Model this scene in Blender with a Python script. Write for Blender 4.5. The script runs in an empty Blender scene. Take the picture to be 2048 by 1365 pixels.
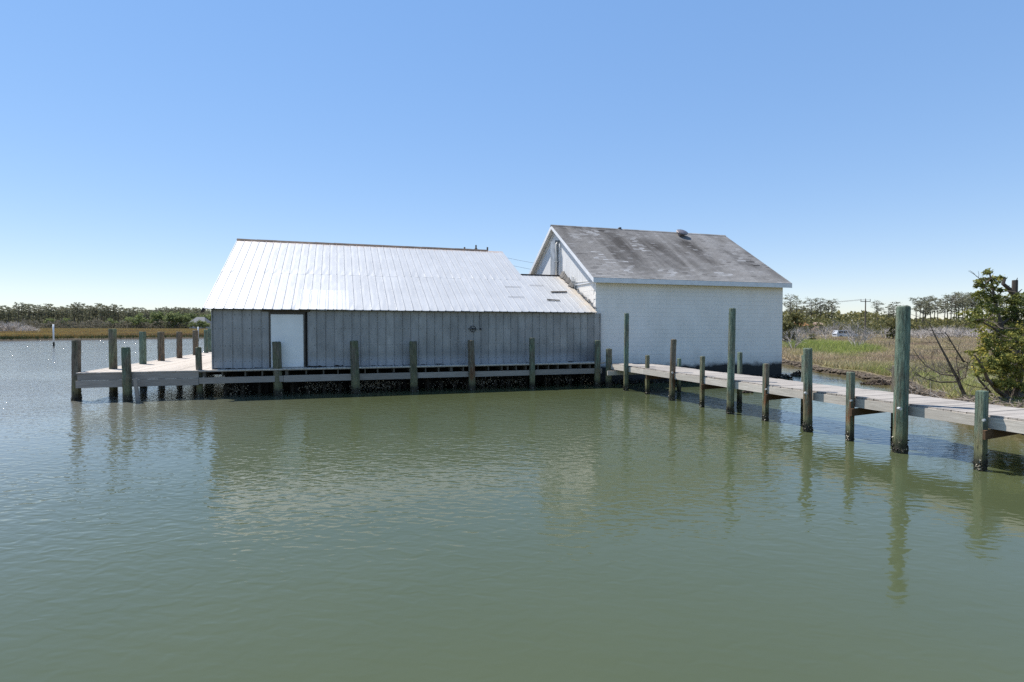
import bpy, bmesh, math, random
import numpy as np
from mathutils import Matrix, Vector
from mathutils.geometry import tessellate_polygon

random.seed(7)
rng = np.random.default_rng(7)
S = bpy.context.scene
COL = S.collection
# ------------------------------------------------------------------ camera, sky, sun, exposure
CX, CY, CH, YAW, PIT, ROLL, FPX = 4.5991, -23.675, 2.7137, 0.3038, -0.0257, 0.0015, 1107.24
R0 = Vector((math.cos(YAW), -math.sin(YAW), 0))
F0 = Vector((math.sin(YAW) * math.cos(PIT), math.cos(YAW) * math.cos(PIT), math.sin(PIT)))
U0 = R0.cross(F0)
R1 = R0 * math.cos(ROLL) + U0 * math.sin(ROLL)
U1 = U0 * math.cos(ROLL) - R0 * math.sin(ROLL)
CAM = Vector((CX, CY, CH))
cd = bpy.data.cameras.new('camera')
cam = bpy.data.objects.new('camera', cd)
COL.objects.link(cam)
cd.sensor_width = 36
cd.lens = FPX / 2048 * 36
cd.clip_end = 12000
cam.matrix_world = Matrix(((R1.x, U1.x, -F0.x, CX), (R1.y, U1.y, -F0.y, CY), (R1.z, U1.z, -F0.z, CH), (0, 0, 0, 1)))
S.camera = cam

SKY_GAMMA, SKY_VALUE = 0.42, 3.2
SUN = Vector((-0.35, 0.41, 1.0)).normalized()          # towards the sun
W = bpy.data.worlds.new('World')
S.world = W
W.use_nodes = True
wn = W.node_tree.nodes
sky = wn.new('ShaderNodeTexSky')
sky.sky_type = 'NISHITA'
sky.sun_disc = False
sky.sun_elevation = math.asin(SUN.z)
sky.sun_rotation = math.atan2(SUN.x, SUN.y)
sky.altitude = 0
sky.air_density = 1.0
sky.dust_density = 0.0
sky.ozone_density = 4.0
gam = wn.new('ShaderNodeGamma')                        # a clear spring sky: soft gradient, saturated blue
gam.inputs[1].default_value = SKY_GAMMA
hsv = wn.new('ShaderNodeHueSaturation')
hsv.inputs['Saturation'].default_value = 1.76
hsv.inputs['Hue'].default_value = 0.505
hsv.inputs['Value'].default_value = SKY_VALUE
W.node_tree.links.new(sky.outputs[0], gam.inputs[0])
W.node_tree.links.new(gam.outputs[0], hsv.inputs['Color'])
tnt = wn.new('ShaderNodeVectorMath')
tnt.operation = 'MULTIPLY'
tnt.inputs[1].default_value = (1.0, 1.0, 1.08)
W.node_tree.links.new(hsv.outputs[0], tnt.inputs[0])
W.node_tree.links.new(tnt.outputs[0], wn['Background'].inputs[0])
wn['Background'].inputs[1].default_value = 0.085
sl = bpy.data.lights.new('sun', 'SUN')
sun = bpy.data.objects.new('sun', sl)
COL.objects.link(sun)
sl.energy = 4.6
sl.angle = math.radians(0.53)
sl.color = (1.0, 0.955, 0.89)
sun.rotation_euler = SUN.to_track_quat('Z', 'Y').to_euler()
S.view_settings.view_transform = 'Standard'
S.view_settings.look = 'None'
S.view_settings.gamma = 1
S.view_settings.use_curve_mapping = False
S.view_settings.exposure = 0.6
S.render.engine = 'CYCLES'
S.cycles.max_bounces = 6
S.cycles.sample_clamp_indirect = 2
S.cycles.use_denoising = False
S.cycles.caustics_reflective = False
S.cycles.caustics_refractive = False


# ------------------------------------------------------------------ helpers
def at(x, y, dist):
    """a point the photo shows at pixel (x, y), dist metres in front of the camera"""
    a, b = (x - 1024) / FPX, (y - 682.5) / FPX
    return CAM + (F0 + R1 * a - U1 * b) * (dist / math.cos(PIT))


def onz(x, y, z):
    a, b = (x - 1024) / FPX, (y - 682.5) / FPX
    d = F0 + R1 * a - U1 * b
    return CAM + d * ((z - CH) / d.z)


def depth(p):
    return (Vector(p) - CAM).dot(Vector((math.sin(YAW), math.cos(YAW), 0)))


class NT:
    def __init__(s, name):
        s.m = bpy.data.materials.new(name)
        s.m.use_nodes = True
        s.n = s.m.node_tree.nodes
        s.l = s.m.node_tree.links
        s.b = s.n['Principled BSDF']
        s.geo = s.n.new('ShaderNodeNewGeometry').outputs['Position']
        s.obj = s.n.new('ShaderNodeTexCoord').outputs['Object']
        s.rnd = s.n.new('ShaderNodeObjectInfo').outputs['Random']

    def put(s, sock, v):
        if isinstance(v, (int, float)):
            sock.default_value = v
        elif isinstance(v, (tuple, list)):
            sock.default_value = tuple(v) + ((1,) if len(v) == 3 and sock.type == 'RGBA' else ())
        else:
            s.l.new(v, sock)

    def vec(s, v, scale=(1, 1, 1), loc=(0, 0, 0), rot=(0, 0, 0)):
        n = s.n.new('ShaderNodeMapping')
        s.put(n.inputs[0], v)
        n.inputs[1].default_value = loc
        n.inputs[2].default_value = rot
        n.inputs[3].default_value = scale
        return n.outputs[0]

    def noise(s, v, scale=1, detail=3, rough=.55, dist=0.0):
        n = s.n.new('ShaderNodeTexNoise')
        s.put(n.inputs['Vector'], v)
        n.inputs['Scale'].default_value = scale
        n.inputs['Detail'].default_value = detail
        n.inputs['Roughness'].default_value = rough
        n.inputs['Distortion'].default_value = dist
        return n.outputs[0]

    def math(s, op, a, b=0.0, c=None, clamp=False):
        n = s.n.new('ShaderNodeMath')
        n.operation = op
        n.use_clamp = clamp
        s.put(n.inputs[0], a)
        s.put(n.inputs[1], b)
        if c is not None:
            s.put(n.inputs[2], c)
        return n.outputs[0]

    def rng(s, v, a, b, c=0.0, d=1.0, smooth=False):
        n = s.n.new('ShaderNodeMapRange')
        if smooth:
            n.interpolation_type = 'SMOOTHSTEP'
        s.put(n.inputs[0], v)
        for i, q in enumerate((a, b, c, d)):
            s.put(n.inputs[i + 1], q)
        return n.outputs[0]

    def mix(s, f, a, b, blend='MIX'):
        n = s.n.new('ShaderNodeMix')
        n.data_type = 'RGBA'
        n.blend_type = blend
        s.put(n.inputs[0], f)
        s.put(n.inputs[6], a)
        s.put(n.inputs[7], b)
        return n.outputs[2]

    def sep(s, v):
        n = s.n.new('ShaderNodeSeparateXYZ')
        s.put(n.inputs[0], v)
        return n.outputs

    def attr(s, name, typ='GEOMETRY'):
        n = s.n.new('ShaderNodeAttribute')
        n.attribute_type = typ
        n.attribute_name = name
        return n.outputs['Fac']

    def bump(s, h, strength=.5, dist=.01, normal=None):
        n = s.n.new('ShaderNodeBump')
        n.inputs['Strength'].default_value = strength
        n.inputs['Distance'].default_value = dist
        s.put(n.inputs['Height'], h)
        if normal is not None:
            s.put(n.inputs['Normal'], normal)
        s.l.new(n.outputs[0], s.b.inputs['Normal'])
        return n.outputs[0]

    def done(s, col, rough=.8, metal=0.0, spec=.3):
        s.put(s.b.inputs['Base Color'], col)
        s.put(s.b.inputs['Roughness'], rough)
        s.put(s.b.inputs['Metallic'], metal)
        s.b.inputs['Specular IOR Level'].default_value = spec
        return s.m


class MB:
    """collects simple shapes; build() links them as one mesh object"""

    def __init__(s):
        s.v, s.f, s.t = [], [], []
        s.tone = 0.5

    def add(s, vs, fs):
        o = len(s.v)
        s.v += [tuple(p) for p in vs]
        s.f += [tuple(i + o for i in f) for f in fs]
        s.t += [s.tone] * len(fs)
        return s

    def box(s, a, b, jit=0.0):
        x0, y0, z0 = a
        x1, y1, z1 = b
        vs = [(x, y, z) for z in (z0, z1) for y in (y0, y1) for x in (x0, x1)]
        if jit:
            vs = [(x + random.uniform(-jit, jit), y + random.uniform(-jit, jit), z + random.uniform(-jit, jit)) for x, y, z in vs]
        return s.add(vs, [(0, 2, 3, 1), (4, 5, 7, 6), (0, 1, 5, 4), (2, 6, 7, 3), (0, 4, 6, 2), (1, 3, 7, 5)])

    def bar(s, a, b, w, h, up=(0, 0, 1)):
        a, b = Vector(a), Vector(b)
        d = (b - a).normalized()
        up = Vector(up)
        r = d.cross(up)
        if r.length < 1e-4:
            r = d.cross(Vector((1, 0, 0)))
        r.normalize()
        u = r.cross(d).normalized()
        vs = []
        for p in (a, b):
            for i, j in ((-1, -1), (1, -1), (1, 1), (-1, 1)):
                vs.append(p + r * (w / 2 * i) + u * (h / 2 * j))
        return s.add(vs, [(3, 2, 1, 0), (4, 5, 6, 7), (0, 1, 5, 4), (1, 2, 6, 5), (2, 3, 7, 6), (3, 0, 4, 7)])

    def tube(s, path, radii, n=6, cap=True, rough=0.0, sq=False):
        path = [Vector(p) for p in path]
        rings = []
        for i, p in enumerate(path):
            d = (path[min(i + 1, len(path) - 1)] - path[max(i - 1, 0)]).normalized()
            r = d.cross(Vector((0, 1, 0)))
            if r.length < .1:
                r = d.cross(Vector((1, 0, 0)))
            r.normalize()
            u = r.cross(d)
            rad = radii[i] if not isinstance(radii, (int, float)) else radii
            ring = []
            for k in range(n):
                a = 2 * math.pi * k / n
                q = rad * (1 + (random.uniform(-rough, rough) if rough else 0))
                ring.append(p + r * math.cos(a) * q + u * math.sin(a) * q)
            rings.append(ring)
        vs = [q for ring in rings for q in ring]
        fs = []
        for i in range(len(path) - 1):
            for k in range(n):
                k2 = (k + 1) % n
                fs.append((i * n + k, (i + 1) * n + k, (i + 1) * n + k2, i * n + k2))
        if cap:
            fs.append(tuple(range(n)))
            fs.append(tuple(reversed(range((len(path) - 1) * n, len(path) * n))))
        return s.add(vs, fs)

    def chunk(s, c, r, sx=1, sy=1, sz=1):
        """a rough lump of about 16 faces"""
        ph = random.uniform(0, 6)
        vs = []
        for z, q in ((-.7, .7), (0, 1), (.7, .6)):
            for k in range(5):
                a = ph + k * 2 * math.pi / 5 + z
                w = q * random.uniform(.7, 1.15)
                vs.append((c[0] + r * sx * w * math.cos(a), c[1] + r * sy * w * math.sin(a), c[2] + r * sz * (z + random.uniform(-.15, .15))))
        fs = [(0, 4, 3, 2, 1), (10, 11, 12, 13, 14)]
        for j in (0, 5):
            for k in range(5):
                k2 = (k + 1) % 5
                fs.append((j + k, j + k2, j + 5 + k2, j + 5 + k))
        return s.add(vs, fs)

    def shell(s, c, r):
        """a sliver like an oyster shell"""
        d = Vector((random.gauss(0, 1), random.gauss(0, 1), random.gauss(0, 1) + .6)).normalized()
        e = d.orthogonal().normalized()
        e.rotate(Matrix.Rotation(random.uniform(0, 6.28), 3, d))
        g = d.cross(e)
        c = Vector(c)
        vs = [c - e * r * .4, c + d * r + g * r * .2, c + e * r * .4, c - d * r * .5 + g * r * .15, c + g * r * .3]
        return s.add(vs, [(0, 1, 4), (1, 2, 4), (2, 3, 4), (3, 0, 4), (0, 3, 2, 1)])

    def mesh(s, name, mat, smooth=False):
        me = bpy.data.meshes.new(name)
        me.from_pydata(s.v, [], s.f)
        if len(set(s.t)) > 1:
            at_ = me.attributes.new('tone', 'FLOAT', 'FACE')
            at_.data.foreach_set('value', s.t)
        me.materials.append(mat)
        if smooth:
            me.shade_smooth()
        me.update()
        return me

    def build(s, name, mat, parent=None, smooth=False, **props):
        o = bpy.data.objects.new(name, s.mesh(name, mat, smooth))
        COL.objects.link(o)
        link(o, parent)
        for k, v in props.items():
            o[k] = v
        return o


def link(o, parent):
    if parent is not None:
        o.parent = parent
        if not parent.get('local'):
            o.matrix_parent_inverse = Matrix.Translation(parent.location).inverted()


def thing(name, loc, label, cat, group=None, local=False):
    o = bpy.data.objects.new(name, None)
    o.empty_display_size = .3
    COL.objects.link(o)
    o.location = loc
    o['label'] = label
    o['category'] = cat
    if group:
        o['group'] = group
    if local:
        o['local'] = 1
    return o


def tag(o, label, cat, group=None):
    o['label'] = label
    o['category'] = cat
    if group:
        o['group'] = group
    return o


def raw(name, V, Fs, mat, tone=None, parent=None, **props):
    """mesh from numpy arrays of triangles (n,3) vertices"""
    o = bpy.data.objects.new(name, rawmesh(name, V, Fs, mat, tone))
    COL.objects.link(o)
    link(o, parent)
    for k, v in props.items():
        o[k] = v
    return o


def rawmesh(name, V, Fs, mat, tone=None):
    me = bpy.data.meshes.new(name)
    V = np.asarray(V, dtype=np.float32)
    Fs = np.asarray(Fs, dtype=np.int32)
    n = len(Fs)
    me.vertices.add(len(V))
    me.vertices.foreach_set('co', V.ravel())
    me.loops.add(n * 3)
    me.loops.foreach_set('vertex_index', Fs.ravel())
    me.polygons.add(n)
    me.polygons.foreach_set('loop_start', np.arange(0, n * 3, 3, dtype=np.int32))
    me.polygons.foreach_set('loop_total', np.full(n, 3, dtype=np.int32))
    if tone is not None:
        a = me.attributes.new('tone', 'FLOAT', 'FACE')
        a.data.foreach_set('value', np.asarray(tone, dtype=np.float32))
    me.materials.append(mat)
    me.update()
    me.validate()
    return me


def leafcloud(C, size, tone, flat=.0):
    """one small leaf-clump triangle round each centre"""
    n = len(C)
    a = rng.normal(size=(n, 3))
    a[:, 2] *= (1 - flat)
    a /= np.linalg.norm(a, axis=1)[:, None] + 1e-9
    b = np.cross(a, rng.normal(size=(n, 3)))
    b /= np.linalg.norm(b, axis=1)[:, None] + 1e-9
    sz = (size * rng.uniform(.5, 1.3, n))[:, None] if np.ndim(size) == 0 else (size * rng.uniform(.5, 1.3, n))[:, None]
    k = rng.uniform(-.5, .5, (n, 1))
    V = np.stack([C - a * sz * .6 - b * sz * .35, C + a * sz * .7 + b * sz * k * .4, C - a * sz * .3 + b * sz * .7], 1).reshape(-1, 3)
    return V, np.arange(n * 3).reshape(-1, 3), tone


# ------------------------------------------------------------------ materials
def m_plank(name, base, dark, sc=(1, 1, 1)):
    t = NT(name)
    v = t.vec(t.geo, sc)
    n = t.noise(v, 6, 6, .65)
    big = t.noise(t.geo, .9, 3)
    c = t.mix(t.rng(n, .3, .75), dark, base)
    c = t.mix(t.rng(big, .45, .75, 0, .35), c, tuple(x * .7 for x in base))
    c = t.mix(t.math('MULTIPLY', t.rnd, .35), c, tuple(x * .62 for x in dark))
    t.bump(n, .35, .006)
    return t.done(c, .85, spec=.2)


M = {}
M['deck'] = m_plank('weathered_deck_boards', (.62, .56, .485), (.37, .325, .28), (9, .5, 1))
M['walk'] = m_plank('weathered_walkway_boards', (.50, .46, .41), (.25, .225, .20), (.5, 9, 1))
M['frame'] = m_plank('weathered_frame_timber_long', (.46, .41, .36), (.23, .20, .17), (.45, 8, 9))
M['frame_y'] = m_plank('weathered_frame_timber_cross', (.76, .70, .62), (.42, .375, .32), (8, .45, 9))
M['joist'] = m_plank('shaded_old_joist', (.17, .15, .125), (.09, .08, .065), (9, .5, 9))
M['beam'] = m_plank('stained_cross_beam', (.17, .10, .055), (.08, .05, .03), (.5, 8, 9))


def m_pile():
    t = NT('treated_piling_timber')
    g = t.attr('green', 'OBJECT')
    ru = t.attr('rust', 'OBJECT')
    off = t.n.new('ShaderNodeVectorMath')
    off.operation = 'ADD'
    t.put(off.inputs[0], t.geo)
    t.l.new(t.rnd, off.inputs[1])
    v = off.outputs[0]
    gr = t.noise(t.vec(v, (14, 14, 1.6)), 1.6, 8, .72, .4)
    fine = t.noise(t.vec(v, (34, 34, 3.2)), 1.5, 5, .75)
    blot = t.noise(t.vec(v, (3, 3, 1.3)), 1.2, 4, .6)
    grey = t.mix(t.rng(gr, .35, .7), (.075, .064, .045), (.26, .23, .175))
    mint = t.mix(t.rng(gr, .3, .72), (.04, .065, .045), (.25, .345, .26))
    olive_ = t.mix(t.rng(gr, .3, .72), (.045, .055, .026), (.22, .265, .135))
    green = t.mix(t.rng(g, .3, .55), olive_, mint)
    gmask = t.math('ADD', t.rng(blot, .35, .65, -.35, .5), g, clamp=True)
    c = t.mix(gmask, grey, green)
    # moss near the foot of the upper part, rust run below the bolts, dark wet band with growth by the water
    z = t.sep(t.geo)[2]
    olive = t.rng(t.math('ADD', z, t.math('MULTIPLY', blot, .9)), 1.35, .75)
    c = t.mix(t.math('MULTIPLY', olive, .7), c, (.20, .19, .085))
    rb = t.noise(t.vec(v, (11, 11, .8), loc=(3, 1, 2)), 1.0, 4, .6)
    rm = t.math('MULTIPLY', t.rng(rb, .45, .58), t.rng(z, .32, .55))
    rm = t.math('MULTIPLY', rm, ru)
    c = t.mix(t.math('MULTIPLY', rm, t.rng(z, 1.9, 1.0, .15, 1)), c, t.mix(t.rng(gr, .35, .65), (.07, .03, .016), (.27, .115, .05)))
    c = t.mix(t.rng(fine, .53, .66, 0, .8), c, (.03, .026, .02))
    wet = t.rng(t.math('ADD', z, t.math('MULTIPLY', fine, .22)), .5, .28)
    c = t.mix(t.math('MULTIPLY', wet, .88), c, (.022, .020, .014))
    t.bump(t.math('ADD', gr, fine), .95, .02)
    return t.done(c, t.rng(wet, 0, 1, .85, .35), spec=.25)


M['pile'] = m_pile()


def m_simple(name, col, rough=.8, metal=0.0, var=.25, sc=3, spec=.3, bump=0.0):
    t = NT(name)
    n = t.noise(t.geo, sc, 4)
    c = t.mix(t.rng(n, .3, .7), tuple(x * (1 - var) for x in col), tuple(min(1, x * (1 + var)) for x in col))
    if bump:
        t.bump(n, bump, .01)
    return t.done(c, rough, metal, spec)


M['growth'] = m_simple('dark_barnacle_growth', (.035, .03, .022), .6, var=.5, sc=30)
M['oyster'] = m_simple('pale_oyster_shell', (.38, .34, .27), .7, var=.6, sc=26)
M['bolt'] = m_simple('galvanised_bolt', (.55, .55, .53), .45, .6)
M['black'] = m_simple('black_iron', (.015, .015, .017), .6)
M['dark'] = m_simple('dark_timber', (.03, .026, .022), .9)
M['door'] = m_simple('white_painted_door', (.82, .80, .76), .5, var=.05, sc=2)
M['doorframe'] = m_simple('brown_weathered_door_frame', (.10, .085, .07), .9, sc=12)
M['whitetrim'] = m_simple('white_painted_trim', (.72, .72, .72), .6, var=.08, sc=3)
M['soffit'] = m_simple('dirty_white_soffit', (.60, .58, .54), .8, var=.15, sc=4)
M['stick'] = m_simple('grey_dead_stick', (.07, .06, .05), .9)
M['wire'] = m_simple('wire', (.03, .03, .03), .6)
M['polewood'] = m_simple('utility_pole_wood', (.13, .105, .08), .9, sc=6)
M['marker'] = m_simple('white_marker_paint', (.75, .76, .77), .5, var=.05)
M['glass'] = m_simple('dark_window_glass', (.03, .035, .04), .1, spec=.6)
M['carpaint'] = m_simple('white_car_paint', (.52, .53, .55), .25, var=.03, spec=.6)
M['tyre'] = m_simple('black_tyre', (.02, .02, .02), .8)
M['farroof'] = m_simple('grey_far_roof', (.15, .155, .16), .8)
M['farwall'] = m_simple('pale_far_wall', (.42, .41, .39), .8)
M['orange'] = m_simple('rusty_orange_roof', (.42, .19, .085), .8)
M['tanwall'] = m_simple('tan_far_wall', (.36, .26, .20), .8)


def m_wallmetal():
    t = NT('galvanised_wall_metal')
    x, y, z = t.sep(t.geo)
    cl = t.noise(t.vec(t.geo, (1.5, 1, .8)), 1.1, 5, .6)
    fi = t.noise(t.vec(t.geo, (6, 6, .8)), 3, 4)
    sp = t.noise(t.geo, 35, 2)
    c = t.mix(t.rng(cl, .35, .68), (.27, .262, .248), (.41, .398, .38))
    c = t.mix(t.rng(fi, .45, .75, 0, .22), c, (.50, .485, .46))
    c = t.mix(t.math('MULTIPLY', t.rnd, .38), c, (.19, .187, .182))
    # pale bloom close to the deck with a darker tide line above it
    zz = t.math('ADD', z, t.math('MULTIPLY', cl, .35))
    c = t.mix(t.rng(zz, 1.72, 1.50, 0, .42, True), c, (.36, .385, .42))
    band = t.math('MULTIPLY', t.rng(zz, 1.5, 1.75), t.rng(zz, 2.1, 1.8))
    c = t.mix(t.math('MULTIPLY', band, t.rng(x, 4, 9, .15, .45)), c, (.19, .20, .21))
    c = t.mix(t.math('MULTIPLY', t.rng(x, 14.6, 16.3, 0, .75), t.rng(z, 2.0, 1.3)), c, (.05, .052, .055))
    c = t.mix(t.rng(sp, .68, .74, 0, .5), c, (.12, .12, .12))
    t.bump(t.noise(t.vec(t.geo, (1.6, 1, 1.0)), 2.2, 2), .35, .03)
    return t.done(c, .5, .35, .4)


M['wallmetal'] = m_wallmetal()


def m_roofmetal(name, base, rust=True):
    t = NT(name)
    x, y, z = t.sep(t.geo)
    n = t.noise(t.geo, .8, 4)
    d = t.noise(t.vec(t.geo, (5, .7, 1)), 1.6, 4)
    c = t.mix(t.rng(n, .35, .7), tuple(q * .88 for q in base), base)
    c = t.mix(t.rng(d, .5, .75, 0, .3), c, tuple(q * .74 for q in base))
    c = t.mix(t.math('MULTIPLY', t.rnd, .2), c, tuple(q * .72 for q in base))
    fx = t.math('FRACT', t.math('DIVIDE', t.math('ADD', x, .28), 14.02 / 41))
    seam_shade = t.math('MULTIPLY', t.rng(fx, .125, .15), t.rng(fx, .20, .165))
    c = t.mix(t.math('MULTIPLY', seam_shade, t.rng(d, .3, .6, .35, .9)), c, (.16, .16, .165))  # rib shadow painted as a dark line along each seam
    sp = t.noise(t.geo, 9, 2)
    c = t.mix(t.rng(sp, .735, .76, 0, .75), c, (.30, .20, .13))
    if rust:
        # rusty run-off beside the block wall, and a rusty stripe under the ridge
        e = t.math('ADD', x, t.math('MULTIPLY', t.noise(t.geo, 2.6, 4), 1.1))
        c = t.mix(t.rng(e, 16.0, 16.6, 0, .5), c, (.60, .47, .31))
        r = t.math('ADD', z, t.math('MULTIPLY', t.noise(t.vec(t.geo, (3, 1, 1)), 2, 3), .3))
        c = t.mix(t.rng(r, 7.08, 7.18, 0, .45), c, (.42, .26, .15))
    t.bump(t.noise(t.vec(t.geo, (2.5, .8, 1)), 2, 2), .3, .02)
    return t.done(c, .42, .1, .5)


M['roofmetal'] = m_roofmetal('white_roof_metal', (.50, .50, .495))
M['roofpatch'] = m_roofmetal('fresh_white_roof_patch', (.62, .62, .61), False)
M['ridge'] = m_simple('rusty_ridge_cap', (.085, .06, .045), .8, var=.5, sc=4)


def m_block():
    t = NT('white_painted_block')
    x, y, z = t.sep(t.geo)
    n = t.noise(t.vec(t.geo, (1.4, 1.4, .8)), .9, 5, .6)
    f = t.noise(t.vec(t.geo, (1, 1, 6)), 5, 4)
    st = t.noise(t.vec(t.geo, (4, 4, .25)), 1.4, 4)
    c = t.mix(t.rng(n, .35, .7), (.80, .76, .70), (.88, .84, .78))
    c = t.mix(t.rng(f, .5, .75, 0, .16), c, (.46, .46, .46))
    c = t.mix(t.rng(st, .52, .8, 0, .10), c, (.47, .46, .45))
    c = t.mix(t.rng(t.noise(t.geo, 10, 2), .72, .75, 0, .5), c, (.2, .18, .16))
    e2 = t.math('ADD', z, t.math('MULTIPLY', n, .5))
    c = t.mix(t.rng(e2, 1.7, 1.1, 0, .3), c, (.28, .29, .30))
    e = t.math('ADD', z, t.math('MULTIPLY', t.noise(t.vec(t.geo, (1, 1, 1.2)), 2.5, 5, .65), .42))
    c = t.mix(t.rng(e, 1.13, .93, 0, .97), c, (.022, .022, .021))
    t.bump(t.noise(t.geo, 22, 3), .3, .006)
    return t.done(c, .85, spec=.2)


M['block'] = m_block()


def m_siding():
    t = NT('white_grooved_siding')
    n = t.noise(t.vec(t.geo, (1, 6, .8)), 1.2, 4)
    wv = t.sep(t.geo)[1]
    gr = t.math('PINGPONG', t.math('MULTIPLY', wv, 5.0), .5)
    gr = t.rng(gr, 0, .06, 0, 1)
    c = t.mix(t.rng(n, .35, .75), (.72, .715, .70), (.62, .61, .59))
    c = t.mix(t.math('SUBTRACT', 1.0, gr), c, (.50, .49, .47))
    t.bump(gr, .6, .01)
    return t.done(c, .8, spec=.2)


M['siding'] = m_siding()


def m_shingle():
    t = NT('weathered_asphalt_shingle')
    x, y, z = t.sep(t.geo)
    tone = t.attr('tone')
    # streaks of algae running down the slope, skewed by the course they wash over
    s1 = t.noise(t.vec(t.geo, (1.0, .12, .12)), .75, 5, .6, .6)
    pt = t.noise(t.geo, .42, 3, .5)
    gr = t.noise(t.geo, 60, 2)
    c = t.mix(t.rng(s1, .38, .60), (.075, .068, .062), (.22, .208, .195))
    c = t.mix(t.math('MULTIPLY', t.rng(pt, .42, .62), t.rng(x, 16, 26, .15, .75)), c, (.32, .31, .30))
    c = t.mix(t.rng(z, 6.2, 5.1, 0, .55), c, (.32, .31, .295))
    c = t.mix(t.math('MULTIPLY', t.rng(tone, .5, 1.0), .75), c, (.40, .40, .40))
    c = t.mix(t.math('MULTIPLY', t.rng(tone, .5, 0.0), .5), c, (.05, .045, .045))
    c = t.mix(t.rng(gr, .4, .7, 0, .25), c, (.06, .06, .06))
    t.bump(gr, .4, .004)
    return t.done(c, .9, spec=.15)


M['shingle'] = m_shingle()


def m_leaf(name, a, b, c3=None, rough=.7):
    t = NT(name)
    tone = t.attr('tone')
    c = t.mix(tone, a, b)
    if c3:
        c = t.mix(t.rng(tone, .75, 1.0), c, c3)
    c = t.mix(t.math('MULTIPLY', t.rnd, .4), c, tuple(x * .55 for x in a))
    t.done(c, rough, spec=.2)
    tr = t.n.new('ShaderNodeBsdfTranslucent')
    t.put(tr.inputs[0], c)
    ms = t.n.new('ShaderNodeMixShader')
    ms.inputs[0].default_value = .35
    t.l.new(t.b.outputs[0], ms.inputs[1])
    t.l.new(tr.outputs[0], ms.inputs[2])
    t.l.new(ms.outputs[0], t.n['Material Output'].inputs[0])
    return t.m


M['pine'] = m_leaf('pine_needles', (.115, .125, .078), (.30, .285, .18))
M['broad'] = m_leaf('spring_leaves', (.13, .165, .065), (.29, .33, .13))
M['scrub'] = m_leaf('scrub_leaves', (.075, .08, .035), (.20, .19, .07), (.32, .26, .09))
M['cedar'] = m_leaf('cedar_foliage', (.075, .10, .032), (.33, .33, .08), (.46, .39, .09))
M['bark'] = m_simple('pine_bark', (.10, .082, .068), .9, var=.4, sc=8)
M['deadwood'] = m_simple('silver_dead_wood', (.43, .385, .345), .9, var=.35, sc=5)
M['browntwig'] = m_simple('brown_dead_twigs', (.20, .165, .13), .9, var=.4, sc=6)
M['darktwig'] = m_simple('dark_bare_branch', (.13, .105, .082), .9, var=.4, sc=6)


def m_grass():
    t = NT('marsh_grass')
    x, y, z = t.sep(t.geo)
    tone = t.attr('tone')
    gn = t.attr('green')
    n = t.noise(t.geo, .12, 4, .6)
    n2 = t.noise(t.vec(t.geo, (1, 1, 1), loc=(40, 9, 0)), .5, 3)
    c = t.mix(tone, (.23, .175, .11), (.72, .58, .38))
    c = t.mix(t.rng(n, .45, .6, 0, .55), c, (.27, .175, .135))
    c = t.mix(t.rng(n2, .48, .65, 0, .6), c, (.34, .32, .11))
    c = t.mix(gn, c, (.27, .36, .06))
    c = t.mix(t.math('MULTIPLY', tone, t.math('MULTIPLY', gn, .5)), c, (.30, .36, .08))
    t.done(c, .8, spec=.15)
    tr = t.n.new('ShaderNodeBsdfTranslucent')
    t.put(tr.inputs[0], c)
    ms = t.n.new('ShaderNodeMixShader')
    ms.inputs[0].default_value = .3
    t.l.new(t.b.outputs[0], ms.inputs[1])
    t.l.new(tr.outputs[0], ms.inputs[2])
    t.l.new(ms.outputs[0], t.n['Material Output'].inputs[0])
    return t.m


M['grass'] = m_grass()


def m_far_grass():
    t = NT('golden_far_marsh')
    tone = t.attr('tone')
    n = t.noise(t.vec(t.geo, (.6, 1.6, 1)), .035, 4, .6)
    c = t.mix(tone, (.34, .24, .075), (.72, .53, .19))
    c = t.mix(t.rng(n, .45, .58, 0, .75), c, (.33, .20, .12))
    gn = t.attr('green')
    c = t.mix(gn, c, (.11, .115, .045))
    return t.done(c, .85, spec=.15)


M['fargrass'] = m_far_grass()


def m_ground():
    t = NT('marsh_mud_and_litter')
    n = t.noise(t.geo, .25, 5, .6)
    f = t.noise(t.geo, 3, 4, .7)
    c = t.mix(t.rng(n, .4, .6), (.20, .16, .10), (.17, .17, .075))
    c = t.mix(t.rng(f, .4, .7, 0, .6), c, (.10, .08, .055))
    z = t.sep(t.geo)[2]
    c = t.mix(t.rng(z, .297, .25), c, (.055, .043, .028))
    t.bump(f, .6, .05)
    return t.done(c, .9, spec=.2)


M['ground'] = m_ground()
M['sandroad'] = m_simple('pale_sand_track', (.50, .45, .37), .9)


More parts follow.
